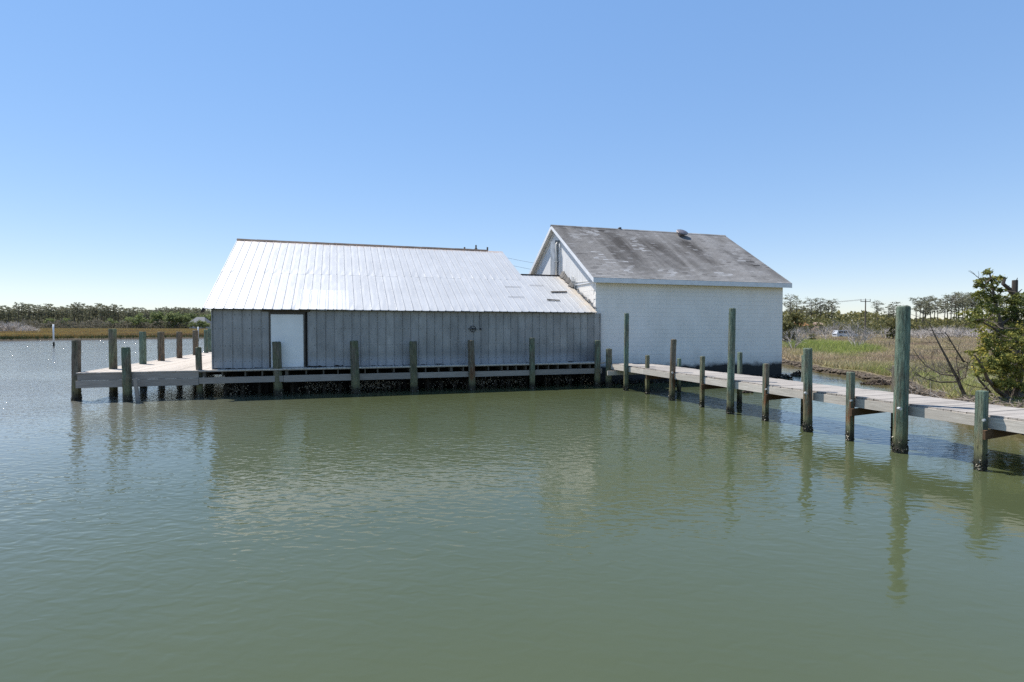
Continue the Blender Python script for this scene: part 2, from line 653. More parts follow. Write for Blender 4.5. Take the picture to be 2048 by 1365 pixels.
def m_water():
    t = NT('turbid_creek_water')
    x, y, z = t.sep(t.geo)
    # water colour: green-grey silt over depth, browner over the shallows by the bank
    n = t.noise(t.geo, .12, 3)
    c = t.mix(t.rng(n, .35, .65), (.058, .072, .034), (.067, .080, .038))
    sheen = t.rng(t.math('ADD', x, t.math('MULTIPLY', y, -.25)), 7.0, -8.0, .0, 1.0, True)
    c = t.mix(sheen, c, (.17, .168, .148))  # open water painted paler for sky sheen and sun glitter
    sh = t.attr('shallow')
    bn = t.noise(t.geo, 1.4, 4, .6)
    c = t.mix(t.math('MULTIPLY', sh, t.rng(bn, .3, .6, .5, 1)), c, (.13, .10, .04))
    # wind ripples, longer swells, and calm patches between
    def ripple(rot, asp, sc, det, dist=0.0):
        return t.noise(t.vec(t.vec(t.geo, rot=(0, 0, rot)), (1, asp, 1)), sc, det, .5, dist)
    w1 = ripple(.34, 1.5, 4.3, 0, .9)
    w2 = ripple(-.15, 1.7, 8.5, 1, .2)
    w3 = ripple(.9, 1.6, .55, 2, .4)
    w4 = ripple(.6, 1.5, 20, 0)
    patch = t.noise(t.vec(t.vec(t.geo, rot=(0, 0, .3)), (.5, 1, 1)), .15, 3)
    calm = t.rng(patch, .38, .62, .5, 1.1)
    open_ = t.rng(t.math('ADD', x, t.math('MULTIPLY', y, -.25)), 6.0, -8.0, .0, 1.0, True)
    near = t.math('MULTIPLY', t.rng(y, -19.5, -13.5, .2, 1.0), t.rng(x, 11, 15.5, 1.0, .55))
    amp = t.math('MULTIPLY', t.math('ADD', calm, t.math('MULTIPLY', open_, .15)), near)
    h = t.math('ADD', t.math('MULTIPLY', w1, .50), t.math('MULTIPLY', w2, t.rng(open_, 0, 1, .08, .15)))
    h = t.math('ADD', h, t.math('MULTIPLY', w4, t.rng(open_, 0, 1, .006, .13)))
    w5 = ripple(.52, 6.0, 1.15, 2, .3)
    h = t.math('ADD', h, t.math('MULTIPLY', w5, .34))
    h = t.math('MULTIPLY', h, amp)
    h = t.math('ADD', h, t.math('MULTIPLY', w3, .4))
    # rare steep capillary crests that catch the sun
    w6 = t.noise(t.geo, 12, 1)
    w6 = t.rng(t.math('ADD', w6, t.math('MULTIPLY', open_, .08)), .615, .66, 0, 1, True)
    far_ = t.math('MULTIPLY', t.rng(open_, .55, .95), t.rng(y, -7, 2))
    w6 = t.math('MULTIPLY', w6, far_)
    h = t.math('ADD', h, t.math('MULTIPLY', w6, .55))
    t.bump(h, 1.0, .026)
    t.put(t.b.inputs['Base Color'], c)
    t.b.inputs['Roughness'].default_value = .075
    t.b.inputs['IOR'].default_value = 1.333
    t.b.inputs['Specular IOR Level'].default_value = .66
    return t.m


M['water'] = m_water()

# ------------------------------------------------------------------ setting: water and land
SHORE = [(-900, -330), (-400, -105), (-150, 45), (-100, 74), (-78, 86), (-54, 101), (-25, 118), (15, 141), (38, 135), (60, 100), (66, 60), (58, 36), (47, 22.5), (41, 15),
         (37.6, 11), (35.6, 7.6), (34, 4.9), (32.8, 2), (32, -.4), (31, -2.6), (30.1, -4.1), (28.1, -6.9), (25.6, -9.3), (22.9, -11.8),
         (21.6, -15), (22, -20), (24, -27), (30, -40), (60, -90), (300, -400)]


def jag(pts):
    out = []
    for a, b in zip(pts, pts[1:]):
        L = math.dist(a, b)
        st = 1.2 if L < 12 else (5 if L < 60 else 60)
        k = max(1, int(L / st))
        for i in range(k):
            f = i / k
            j = .3 if st < 2 else .9
            out.append((a[0] + (b[0] - a[0]) * f + random.uniform(-j, j), a[1] + (b[1] - a[1]) * f + random.uniform(-j, j)))
    return out + [pts[-1]]


shore = jag(SHORE)
LZ = .30
ring = shore + [(6000, -6000), (6000, 7000), (-7000, 7000), (-7000, -2400)]
tri = tessellate_polygon([[Vector((x, y, 0)) for x, y in ring]])
V = [(x, y, LZ) for x, y in ring]
Fc = [tuple(f) for f in tri]
# bank: slopes from the turf down into the water
n0 = len(V)
for i, (x, y) in enumerate(shore):
    a, b = shore[max(i - 2, 0)], shore[min(i + 2, len(shore) - 1)]
    d = Vector((b[0] - a[0], b[1] - a[1])).normalized()
    nrm = Vector((d.y, -d.x))
    V.append((x + nrm.x * .5, y + nrm.y * .5, .04))
    V.append((x + nrm.x * 1.8, y + nrm.y * 1.8, -.5))
for i in range(len(shore) - 1):
    Fc.append((i, i + 1, n0 + 2 * i + 2, n0 + 2 * i))
    Fc.append((n0 + 2 * i, n0 + 2 * i + 2, n0 + 2 * i + 3, n0 + 2 * i + 1))
me = bpy.data.meshes.new('marsh_ground')
me.from_pydata(V, [], Fc)
me.materials.append(M['ground'])
bm = bmesh.new()
bm.from_mesh(me)
bmesh.ops.recalc_face_normals(bm, faces=bm.faces)
if sum(f.normal.z * f.calc_area() for f in bm.faces) < 0:
    bmesh.ops.reverse_faces(bm, faces=bm.faces)
bm.to_mesh(me)
bm.free()
g = bpy.data.objects.new('ground', me)
COL.objects.link(g)
g['kind'] = 'structure'

# water: one sheet; a finer grid close by carries how shallow it is
segs = [(a, b) for a, b in zip(SHORE, SHORE[1:])]


def shore_dist(x, y):
    best = 1e9
    for a, b in segs[8:-1]:
        ax, ay = a
        dx, dy = b[0] - ax, b[1] - ay
        t_ = max(0, min(1, ((x - ax) * dx + (y - ay) * dy) / (dx * dx + dy * dy)))
        best = min(best, math.hypot(x - ax - dx * t_, y - ay - dy * t_))
    return best


xs = [-7000, -1500, -300, -60, -20] + [i for i in range(-8, 15, 4)] + [15 + i for i in range(0, 56)] + [120, 400, 1500, 6000]
ys = [-6000, -1500, -200, -60] + [i for i in range(-30, 31)] + [36, 44, 60, 90, 140, 300, 1500, 6500]
V = [(x, y, 0) for y in ys for x in xs]
nx = len(xs)
Fc = [(j * nx + i, j * nx + i + 1, (j + 1) * nx + i + 1, (j + 1) * nx + i) for j in range(len(ys) - 1) for i in range(nx - 1)]
me = bpy.data.meshes.new('water')
me.from_pydata(V, [], Fc)
a_ = me.attributes.new('shallow', 'FLOAT', 'POINT')
a_.data.foreach_set('value', [max(0, 1 - shore_dist(x, y) / 3.6) if 14 < x < 70 and -31 < y < 36 else 0 for x, y, z in V])
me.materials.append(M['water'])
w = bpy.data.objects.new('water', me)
COL.objects.link(w)
w['kind'] = 'structure'

# sand track across the right-hand marsh
mb = MB()
pts = [onz(x, y, LZ) for x, y in ((1540, 678.5), (1590, 676), (1640, 674.5), (1700, 673.3))]
for a, b in zip(pts, pts[1:]):
    d = (b - a).normalized()
    nn = Vector((-d.y, d.x, 0)) * 2.2
    mb.add([a - nn + Vector((0, 0, .25)), b - nn + Vector((0, 0, .25)), b + nn + Vector((0, 0, .35)), a + nn + Vector((0, 0, .35))], [(0, 1, 2, 3)])
mb.build('sand_track', M['sandroad'], kind='structure')

# ------------------------------------------------------------------ the metal-clad shed
DZ = 1.06                                      # deck level
SL = .484                                      # roof slope
RV, RZ = 7.38, 3.40 + SL * 7.58                # main ridge
CV = 3.95                                      # ridge of the lower link roof
zroof = lambda v: 3.40 + SL * (v + .2)
shed = thing('metal_shed', (8, 5, DZ), 'long low shed clad in grey metal with a white metal roof on the dock', 'shed')
PW = 16.38 / 48
DU0, DU1, DTOP = 2.05, 3.27, 3.19


def wall_panel(u0, u1, z0, z1, k):
    mb = MB()
    w_ = u1 - u0
    bow = random.uniform(.002, .008)
    sec = [(0, .012), (.008, -.014), (.024, -.018), (.036, -.002), (w_ * .35, -bow - .002), (w_ * .7, -bow), (w_ - .004, -.001), (w_ - .004, .02)]
    vs, nz = [], 5
    for j in range(nz + 1):
        z = z0 + (z1 - z0) * j / nz
        wob = random.uniform(-.003, .003)
        for a, b in sec:
            vs.append((u0 + a, -.02 + b + (wob if 0 < a < w_ - .01 else 0), z))
    n = len(sec)
    if z0 < DZ + .1:
        for i in range(n):
            x, y, z = vs[i]
            vs[i] = (x, y, z + random.uniform(0, .035) + (random.uniform(.0, .06) if 3.2 < u0 < 4.6 else 0))
    fs = [(j * n + i, j * n + i + 1, (j + 1) * n + i + 1, (j + 1) * n + i) for j in range(nz) for i in range(n - 1)]
    mb.add(vs, fs)
    return mb.build('wall_panel', M['wallmetal'], shed)


for k in range(48):
    u0, u1 = k * PW, (k + 1) * PW
    if u0 > DU0 - .1 and u1 < DU1 + .15:
        continue
    if u0 < DU0 - .06 < u1:
        u1 = DU0 - .06
    if u0 < DU1 + .06 < u1:
        u0 = DU1 + .06
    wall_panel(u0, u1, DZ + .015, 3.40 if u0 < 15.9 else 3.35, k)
# strip of wall over the door, backing walls, far walls
mb = MB()
mb.box((.03, .02, DZ), (16.1, .10, 3.33))
mb.build('wall_backing', M['dark'], shed)
mb = MB()
mb.add([(-.005, .0, DZ), (-.005, 14.7, DZ), (-.005, 14.7, 3.35), (-.005, RV, RZ - .12), (-.005, .0, 3.42)], [(0, 1, 2, 3, 4)])
mb.add([(13.6, 14.7, DZ), (13.6, 4, DZ), (13.6, 4, 4.9), (13.6, RV, RZ - .12), (13.6, 14.7, 3.35)], [(0, 1, 2, 3, 4)])
mb.add([(0, 14.7, DZ), (13.6, 14.7, DZ), (13.6, 14.7, 3.35), (0, 14.7, 3.35)], [(0, 1, 2, 3)])
mb.add([(13.6, 7.9, DZ), (16.2, 7.9, DZ), (16.2, 7.9, 3.4), (13.6, 7.9, 3.4)], [(0, 1, 2, 3)])
mb.build('end_wall', M['wallmetal'], shed)
mb = MB()
mb.box((-.035, -.055, DZ), (.0, .06, 3.42))
mb.build('corner_trim', M['wallmetal'], shed)
mb = MB()
mb.box((16.35, -.05, DZ), (16.40, .0, 3.36))
mb.build('corner_trim', M['wallmetal'], shed)
mb = MB()                                     # screws in rows across the panels
for zz in (1.35, 1.95, 2.62, 3.15):
    for k in range(96):
        uu = .09 + k * PW / 2
        if not (DU0 - .1 < uu < DU1 + .1) and random.random() < .8:
            mb.box((uu, -.034, zz + random.uniform(-.012, .012)), (uu + .016, -.018, zz + .022))
mb.build('screw_row', M['dark'], shed, kind='stuff')
# door in its brown frame
fr = MB().box((DU0 - .06, -.05, DZ + .02), (DU0, .0, DTOP + .10)).box((DU1, -.05, DZ + .02), (DU1 + .06, .0, DTOP + .10)).box((DU0 + .001, -.048, DTOP + .01), (DU1 - .001, .0, DTOP + .10)).build('door_frame', M['doorframe'], shed)
dr = MB().box((DU0 + .005, -.035, DZ + .03), (DU1 - .005, .01, DTOP)).build('door', M['door'], shed)
MB().box((DU0 + .03, -.046, DZ + .06), (DU1 - .03, -.037, DTOP - .03)).build('door_leaf', M['door'], dr)
MB().box((DU0 - .3, -.052, DTOP + .105), (DU1 + .25, .0, 3.37)).build('header_board', M['doorframe'], shed)
MB().box((DU0 - .1, -.06, DZ + .004), (DU1 + .1, .0, DZ + .028)).build('door_sill', M['frame'], shed)


# roof panels, each strip in a lower and an upper sheet
def roof_strip(u0, u1, v0, v1, lift, name='roof_panel', mat='roofmetal', th=.004):
    mb = MB()
    w_ = u1 - u0
    sec = [(0, 0), (.012, .019), (.034, .019), (.05, .002), (w_ * .5, .005), (w_, 0)]
    n = len(sec)
    vs, K = [], 6
    for j in range(K + 1):
        v = v0 + (v1 - v0) * j / K
        wob = random.uniform(-.003, .003)
        for a, b in sec:
            vs.append((u0 + a, v, zroof(v) + lift + b + (wob if .06 < a < w_ - .02 else 0)))
    for i in range(n):
        x, y, z = vs[i]
        vs[i] = (x, y + random.uniform(-.012, .012), z - (.008 if .06 < sec[i][0] < w_ - .01 else 0))
    fs = [(j * n + i, j * n + i + 1, (j + 1) * n + i + 1, (j + 1) * n + i) for j in range(K) for i in range(n - 1)]
    o = len(vs)
    for i in range(n):
        x, y, z = vs[i]
        vs.append((x, y, z - .018))
    fs += [(i, o + i, o + i + 1, i + 1) for i in range(n - 1)]
    mb.add(vs, fs)
    return mb.build(name, M[mat], shed)


NP = 41
u00 = -.28
PWR = (13.74 - u00) / NP
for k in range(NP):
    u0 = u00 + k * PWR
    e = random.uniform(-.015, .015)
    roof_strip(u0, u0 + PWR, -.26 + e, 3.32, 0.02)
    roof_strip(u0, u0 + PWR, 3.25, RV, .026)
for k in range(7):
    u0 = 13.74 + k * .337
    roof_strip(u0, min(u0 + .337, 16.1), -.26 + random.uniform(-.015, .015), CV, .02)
# the fresh white sheet near the door
for k in range(6):
    a = 3.10 + k * .322
    mb = MB()
    vs = []
    for v in (-.275, 1.56):
        for a2, b2 in ((0, 0), (.012, .019), (.034, .019), (.05, .003), (.322, 0)):
            vs.append((a + a2, v, zroof(v) + .034 + b2))
    mb.add(vs, [(i, i + 1, i + 6, i + 5) for i in range(4)])
    mb.build('roof_patch', M['roofpatch'], shed)
MB().box((12.93, 1.2, 0), (12.94, 1.21, .001))
mb = MB()
for (x0, x1, v) in ((12.4, 13.2, 2.35), (12.2, 13.0, 1.2), (13.75, 14.5, 2.6)):
    mb.bar((x0, v, zroof(v) + .055), (x1, v - .02, zroof(v) + .055), .02, .008)
mb.build('lap_seam', M['ridge'], shed)
# back slopes and underside
mb = MB()
mb.add([(u00, RV, RZ + .01), (13.74, RV, RZ + .01), (13.74, 15.0, 3.35), (u00, 15.0, 3.35)], [(0, 1, 2, 3)])
mb.add([(13.74, CV, zroof(CV) + .01), (16.1, CV, zroof(CV) + .01), (16.1, 8.0, 3.4), (13.74, 8.0, 3.4)], [(0, 1, 2, 3)])
mb.build('rear_roof', M['roofmetal'], shed)
mb = MB()
mb.add([(u00, -.24, zroof(-.24) - .02), (13.74, -.24, zroof(-.24) - .02), (13.74, RV, RZ - .02), (u00, RV, RZ - .02)], [(0, 1, 2, 3)])
mb.add([(13.74, -.24, zroof(-.24) - .02), (16.1, -.24, zroof(-.24) - .02), (16.1, CV, zroof(CV) - .02), (13.74, CV, zroof(CV) - .02)], [(0, 1, 2, 3)])
mb.bar((u00 + .03, -.2, zroof(-.2) - .04), (u00 + .03, RV, RZ - .07), .04, .10)
mb.bar((13.72, CV + .1, zroof(CV) - .03), (13.72, RV, RZ - .07), .04, .10)
mb.build('rafter_board', M['dark'], shed)
mb = MB()
mb.add([(13.73, CV, zroof(CV) - .05), (13.73, RV, RZ), (13.73, RV + .01, 3.4), (13.73, CV, 3.4)], [(0, 1, 2, 3)])
mb.build('gable_wall', M['roofmetal'], shed)
mb = MB()
n = 14
for k in range(n):
    a, b = u00 + 13.1 * k / n, u00 + 13.1 * (k + 1) / n
    za, zb = random.uniform(0, .015), random.uniform(0, .015)
    mb.add([(a, RV - .13, RZ - .02 + za), (b, RV - .13, RZ - .02 + zb), (b, RV, RZ + .085 + zb), (a, RV, RZ + .085 + za), (b, RV + .13, RZ - .02 + zb), (a, RV + .13, RZ - .02 + za)], [(0, 1, 2, 3), (3, 2, 4, 5), (0, 3, 5), (1, 4, 2)])
mb.build('ridge_cap', M['ridge'], shed)
MB().bar((13.74, CV, zroof(CV) + .05), (16.1, CV, zroof(CV) + .05), .1, .05).build('ridge_cap', M['ridge'], shed)
# torn black flashing where the link roof meets the block wall
mb = MB()
for i in range(26):
    v = -.1 + i * .155
    mb.tone = .5
    mb.bar((16.12 + random.uniform(-.05, .05), v, zroof(v) + random.uniform(.04, .12)), (16.14 + random.uniform(-.06, .04), v + random.uniform(.1, .22), zroof(v + .15) + random.uniform(.04, .2)), random.uniform(.02, .1), random.uniform(.01, .05))
mb.build('torn_flashing', M['farroof'], shed)
mb = MB()
for i in range(9):
    v = 2.4 + i * .17
    mb.bar((15.95 + random.uniform(-.1, .1), v, zroof(v) + .06), (16.15, v + .2, zroof(v + .2) + random.uniform(.1, .3)), .16, .02)
mb.build('torn_flashing', M['black'], shed)
# iron hand wheel on the wall, with a cable from the eave
wc = Vector((10.2, -.10, 2.62))
mb = MB()
mb.tube([wc + Vector((math.cos(a) * .13, 0, math.sin(a) * .13)) for a in [i * math.pi / 8 for i in range(17)]], .013, 5, cap=False)
for i in range(3):
    a = i * math.pi * 2 / 3 + .3
    mb.tube([wc, wc + Vector((math.cos(a) * .13, 0, math.sin(a) * .13))], .011, 5)
mb.tube([wc, wc + Vector((0, .09, 0))], .03, 6)
hw = mb.build('hand_wheel', M['black'], shed)
MB().tube([wc + Vector((-.2, .02, 0)), wc + Vector((.2, .02, -.02))], .012, 5).tube([(10.52, -.06, 2.63), (10.58, -.1, 2.6)], .035, 6).build('latch', M['black'], shed)
MB().tube([(10.53, -.06, 3.35), (10.5, -.06, 2.9), (10.53, -.06, 2.62)], .008, 4).build('cable', M['black'], shed)
# inner bulkhead wall below the shed with oysters at the tide line
MB().box((.1, 1.7, -1.2), (16.2, 1.9, DZ - .06)).build('bulkhead', M['dark'], shed)
MB().add([(u00 + .05, -.3, 3.34), (u00 + .12, -.36, 3.34), (u00 + .02, -.1, 3.25), (u00 - .1, -.2, 3.22), (u00, -.28, 3.42)], [(0, 1, 2), (0, 2, 3), (0, 3, 4), (0, 4, 1), (1, 4, 3, 2)]).build('eave_end_cap', M['black'], shed)

# ------------------------------------------------------------------ the white block building
UW, VW, UR, ZE = 16.21, .143, 27.14, 5.015
EU0, EU1, EV = 15.92, 27.42, -.18
PV, PZ = 5.21, 8.369
SW = (PZ - ZE) / (PV - EV)
BV = 2 * PV - EV
zw = lambda v: PZ - SW * abs(PV - v)
white = thing('block_building', (21.5, 5.2, .3), 'white painted concrete block building with a grey shingle gable roof', 'building')
mb = MB()
mb.box((UW + .02, VW + .012, .05), (UR - .02, VW + .2, ZE - .05))
mb.box((UW + .012, VW + .21, .05), (UW + .2, BV - .5, 4.86))
mb.box((UR - .2, VW + .21, .05), (UR - .012, BV - .5, 4.86))
mb.box((UW + .02, BV - .49, .05), (UR - .02, BV - .32, 4.86))
mb.build('wall', M['block'], white)
blk = MB().box((.004, 0, .004), (.402, .02, .2)).mesh('block', M['block'])
BW, BH = (UR - UW) / 27, .2065
cells = []
for r in range(23):
    off = 0 if r % 2 else -BW / 2
    for c in range(28):
        a = UW + off + c * BW
        b = a + BW
        a2, b2 = max(a, UW), min(b, UR)
        if b2 - a2 > .1:
            cells.append((a2, b2, .12 + r * BH))
cells.sort(key=lambda c: math.hypot(c[0] - CX, VW - CY))
shared = {}
rest = MB()
for i, (a, b, z) in enumerate(cells):
    if i < 300:
        key = round(b - a, 2)
        if key not in shared:
            shared[key] = MB().box((.0012, 0, .002), (b - a - .0012, .03, BH - .002)).mesh('block', M['block'])
        o = bpy.data.objects.new('block', shared[key])
        COL.objects.link(o)
        o.parent = white
        o.matrix_parent_inverse = Matrix.Translation(white.location).inverted()
        o.location = (a, VW + random.uniform(-.0015, .0015), z)
    else:
        rest.box((a + .0012, VW, z + .002), (b - .0012, VW + .03, z + BH - .002))
rest.build('block', M['block'], white, kind='stuff')
# left gable wall: painted blocks below, grooved siding above
mb = MB()
for r in range(24):
    for c in range(25):
        a = VW + .03 + c * .4 + (0 if r % 2 else .2)
        if a + .39 < BV - .5:
            mb.box((UW, a + .003, .12 + r * BH + .003), (UW + .03, a + .397, .12 + r * BH + BH - .003))
mb.build('block', M['block'], white, kind='stuff')
for uu, nm in ((UW - .02, 'gable_siding'), (UR + .02, 'gable_siding')):
    mb = MB()
    vs = [(uu, VW + .01, 4.86), (uu, BV - .33, 4.86), (uu, PV, zw(PV) - .2)]
    mb.add([(uu, VW + .01, 4.86), (uu, BV - .33, 4.86), (uu, BV - .33, zw(BV - .33) - .1), (uu, PV, PZ - .14), (uu, VW + .01, zw(VW) - .1)], [(0, 1, 2, 3, 4)])
    mb.build(nm, M['siding'], white)
MB().box((UW - .045, VW, 4.83), (UW - .021, BV - .35, 4.88)).build('siding_drip_edge', M['whitetrim'], white)
# roof body
TH = .10
mb = MB()
for s in (0, 1):
    v0 = EV if s == 0 else BV
    mb.add([(EU0 + .03, v0, ZE - .02), (EU1 - .03, v0, ZE - .02), (EU1 - .03, PV, PZ - .02), (EU0 + .03, PV, PZ - .02)], [(0, 1, 2, 3)])
mb.build('roof_deck', M['shingle'], white)
mb = MB()
for s in (0, 1):
    v0 = EV + .04 if s == 0 else BV - .04
    mb.add([(EU0 + .03, v0, ZE - TH), (EU1 - .03, v0, ZE - TH), (EU1 - .03, PV, PZ - TH - .02), (EU0 + .03, PV, PZ - TH - .02)], [(0, 1, 2, 3)])
mb.add([(EU0 + .03, EV + .02, ZE - .20), (EU1 - .03, EV + .02, ZE - .20), (EU1 - .03, VW - .001, ZE - .20), (EU0 + .03, VW - .001, ZE - .20)], [(0, 1, 2, 3)])
mb.build('soffit', M['soffit'], white)
MB().box((EU0 + .02, EV - .025, ZE - .23), (EU1 - .02, EV, ZE - .005)).build('fascia_board', M['whitetrim'], white)
MB().box((EU0 + .02, BV, ZE - .23), (EU1 - .02, BV + .025, ZE - .005)).build('fascia_board', M['whitetrim'], white)
for uu in (EU0, EU1 - .03):
    for v0, v1 in ((EV - .02, PV), (BV + .02, PV)):
        mb = MB()
        z0 = zw(v0)
        mb.add([(uu, v0, z0 - .23), (uu, v0, z0), (uu, v1, PZ), (uu, v1, PZ - .21), (uu + .03, v0, z0 - .23), (uu + .03, v0, z0), (uu + .03, v1, PZ), (uu + .03, v1, PZ - .21)],
               [(0, 1, 2, 3), (7, 6, 5, 4), (0, 4, 5, 1), (1, 5, 6, 2), (3, 2, 6, 7), (0, 3, 7, 4)])
        mb.build('rake_board', M['whitetrim'], white)
# frieze board seen along the back rake
mb = MB()
mb.bar((UW - .05, PV, PZ - .33), (UW - .05, BV - .4, zw(BV - .4) - .33), .03, .12)
mb.build('frieze_board', M['soffit'], white)
# shingles: one course after another, every tab a thin wedge
LS = math.hypot(PV - EV, PZ - ZE)
dv, dz = (PV - EV) / LS, (PZ - ZE) / LS
rows, cols = 42, 38
ch, tw = LS / rows, (EU1 - EU0 + .02) / cols


def tab(w_, tone):
    mb = MB()
    mb.tone = tone
    pts = []
    for a in (.004, w_ - .004):
        for s_, h in ((-.006, .004), (-.006, .016), (ch, .007)):
            pts.append((a, dv * s_ - dz * h, dz * s_ + dv * h))
    mb.add(pts, [(0, 1, 4, 3), (1, 2, 5, 4), (0, 2, 1), (3, 4, 5)])
    mb.t[-1] = tone + 1e-4
    return mb


tones = [.0, .15, .4, .47, .5, .53, .6, .7, .85, 1.0]
tabm = [tab(tw, t_).mesh('shingle', M['shingle']) for t_ in tones]
tabs = []
pr = random.Random(3)
patches = [(16.6, .80, .25, .10), (17.2, .78, .25, .08), (17.9, .86, .8, .06), (17.2, .38, .5, .12), (18.0, .2, .5, .12), (19.9, .62, .5, .12), (20.3, .76, .5, .04), (20.2, .10, .5, .08), (26.0, .45, .4, .12), (23.6, .12, .5, .05)]
for r in range(rows):
    for c in range(cols + 1):
        a = EU0 - .01 + c * tw - (tw / 2 if r % 2 else 0)
        w_ = tw
        if a < EU0 - .02:
            w_ = tw / 2
            a = EU0 - .01
        if a + w_ > EU1 + .03:
            w_ = tw / 2
            if a + w_ > EU1 + .03:
                continue
        q = pr.random()
        t_ = 4 if q < .5 else pr.choice((3, 5, 2, 6)) if q < .93 else pr.choice((1, 7))
        f = r / rows
        for (pu, pf, ru, rf) in patches:
            if ((a - pu) / ru) ** 2 + ((f - pf) / rf) ** 2 < 1 and pr.random() < .38:
                t_ = pr.choice((7, 8, 9))
        if pr.random() < .004:
            t_ = pr.choice((0, 8, 9))
        tabs.append((a, EV + dv * ch * r, ZE + dz * ch * r, w_, t_))
tabs.sort(key=lambda q: math.dist(q[:3], (CX, CY, CH)))
big = MB()
k = 0
for a, v, z, w_, t_ in tabs:
    if k < 300 and w_ == tw:
        o = bpy.data.objects.new('shingle', tabm[t_])
        COL.objects.link(o)
        o.parent = white
        o.matrix_parent_inverse = Matrix.Translation(white.location).inverted()
        o.location = (a, v, z)
        k += 1
    else:
        m_ = tab(w_, tones[t_])
        big.tone = tones[t_]
        big.add([(x + a, y + v, q + z) for x, y, q in m_.v], m_.f)
big.build('shingle', M['shingle'], white, kind='stuff')
mb = MB()
for i in range(38):
    a = EU0 - .01 + i * .304
    mb.tone = random.choice((.3, .5, .6))
    mb.add([(a, PV - .14, PZ - .075 + .02), (a + .30, PV - .14, PZ - .075 + .02), (a + .30, PV, PZ + .03), (a, PV, PZ + .03), (a + .30, PV + .14, PZ - .055), (a, PV + .14, PZ - .055)], [(0, 1, 2, 3), (3, 2, 4, 5), (0, 3, 5), (1, 4, 2)])
mb.build('ridge_shingle', M['shingle'], white, kind='stuff')
# lifted, missing tabs
mb = MB()
for (x, f, w_) in ((26.3, .40, .55), (26.45, .33, .45), (18.6, .93, .4), (25.9, .985, .35)):
    v, z = EV + dv * LS * f, ZE + dz * LS * f
    mb.bar((x, v - dz * .02, z + dv * .02), (x + w_, v - dz * .02, z + dv * .02), .07, .012, up=(0, -dz, dv))
mb.build('lifted_shingle', M['dark'], white)
# round roof vent near the ridge
vp = Vector((24.05, 4.85, zw(4.85)))
nrm = Vector((0, -dz, dv))
mb = MB()
vs, fs = [], []
prof = [(.20, 0), (.20, .17), (.34, .18), (.36, .22), (.33, .26), (.18, .31), (.02, .32)]
n = 16
ax1, ax2 = Vector((1, 0, 0)), Vector((0, dv, dz))
for r_, h in prof:
    for i in range(n):
        a = i * 2 * math.pi / n
        vs.append(vp + ax1 * r_ * math.cos(a) + ax2 * r_ * math.sin(a) + nrm * h)
for j in range(len(prof) - 1):
    for i in range(n):
        fs.append((j * n + i, j * n + (i + 1) % n, (j + 1) * n + (i + 1) % n, (j + 1) * n + i))
fs.append(tuple(range((len(prof) - 1) * n, len(prof) * n)))
mb.add(vs, fs)
mb.build('roof_vent', m_simple('dull_vent_metal', (.20, .18, .18), .4, .5), white, smooth=False)
mb = MB()
mb.chunk((20.2, PV, PZ + .07), .10, 1.4, 1, .6)
mb.build('ridge_pipe_cap', M['farroof'], white)
# duct and conduit up the gable, and small vent pipes over the link roof
MB().box((UW - .30, 4.62, zroof(CV) - .2), (UW - .022, 5.25, 7.45)).build('duct', m_simple('grey_duct_metal', (.33, .35, .37), .6, .3), white)
MB().box((UW - .10, 4.40, 5.1), (UW - .024, 4.61, 7.25)).build('duct_flange', M['whitetrim'], white)
mb = MB().tube([(UW - .26, 4.52, 5.2), (UW - .26, 4.52, 7.2), (UW - .2, 4.6, 7.3)], .05, 8)
mb.build('conduit', M['soffit'], white, smooth=True)
MB().box((UW - .33, 4.45, 6.25), (UW - .20, 4.59, 6.31)).build('conduit_clamp', M['bolt'], white)
mb = MB()
mb.tube([(UW - .14, 2.62, 4.5), (UW - .14, 2.62, 5.28), (UW - .14, 2.54, 5.34), (UW - .14, 2.46, 5.28), (UW - .14, 2.46, 4.75)], .018, 6)
mb.tube([(UW - .12, 2.3, 4.4), (UW - .12, 2.3, 5.15)], .022, 6)
mb.build('vent_pipe', M['bolt'], white)
mb = MB().bar((UW - .03, VW + .02, 4.90), (UW - .03, 2.5, 4.99), .03, .03)
mb.build('service_cable', M['soffit'], white)
MB().tube([(18.6, BV - .35, 4.0), (18.6, BV + .05, 5.0), (18.6, BV + .05, 6.75)], .04, 6).build('service_mast', M['bolt'], white)
# the dark footing with oysters at its foot
mb = MB()
for i in range(1500):
    u = random.uniform(UW, UR + .3)
    y_ = VW - abs(random.gauss(0, .22))
    mb.shell((u, y_, random.uniform(.0, .22) * max(.25, 1 - (VW - y_) * 1.2)), random.uniform(.05, .13))
for i in range(260):
    mb.shell((UR + random.uniform(0, .5), VW + random.uniform(-.3, 2), random.uniform(0, .14)), random.uniform(.05, .12))
mb.build('oyster_crust', M['growth'], white, kind='stuff')

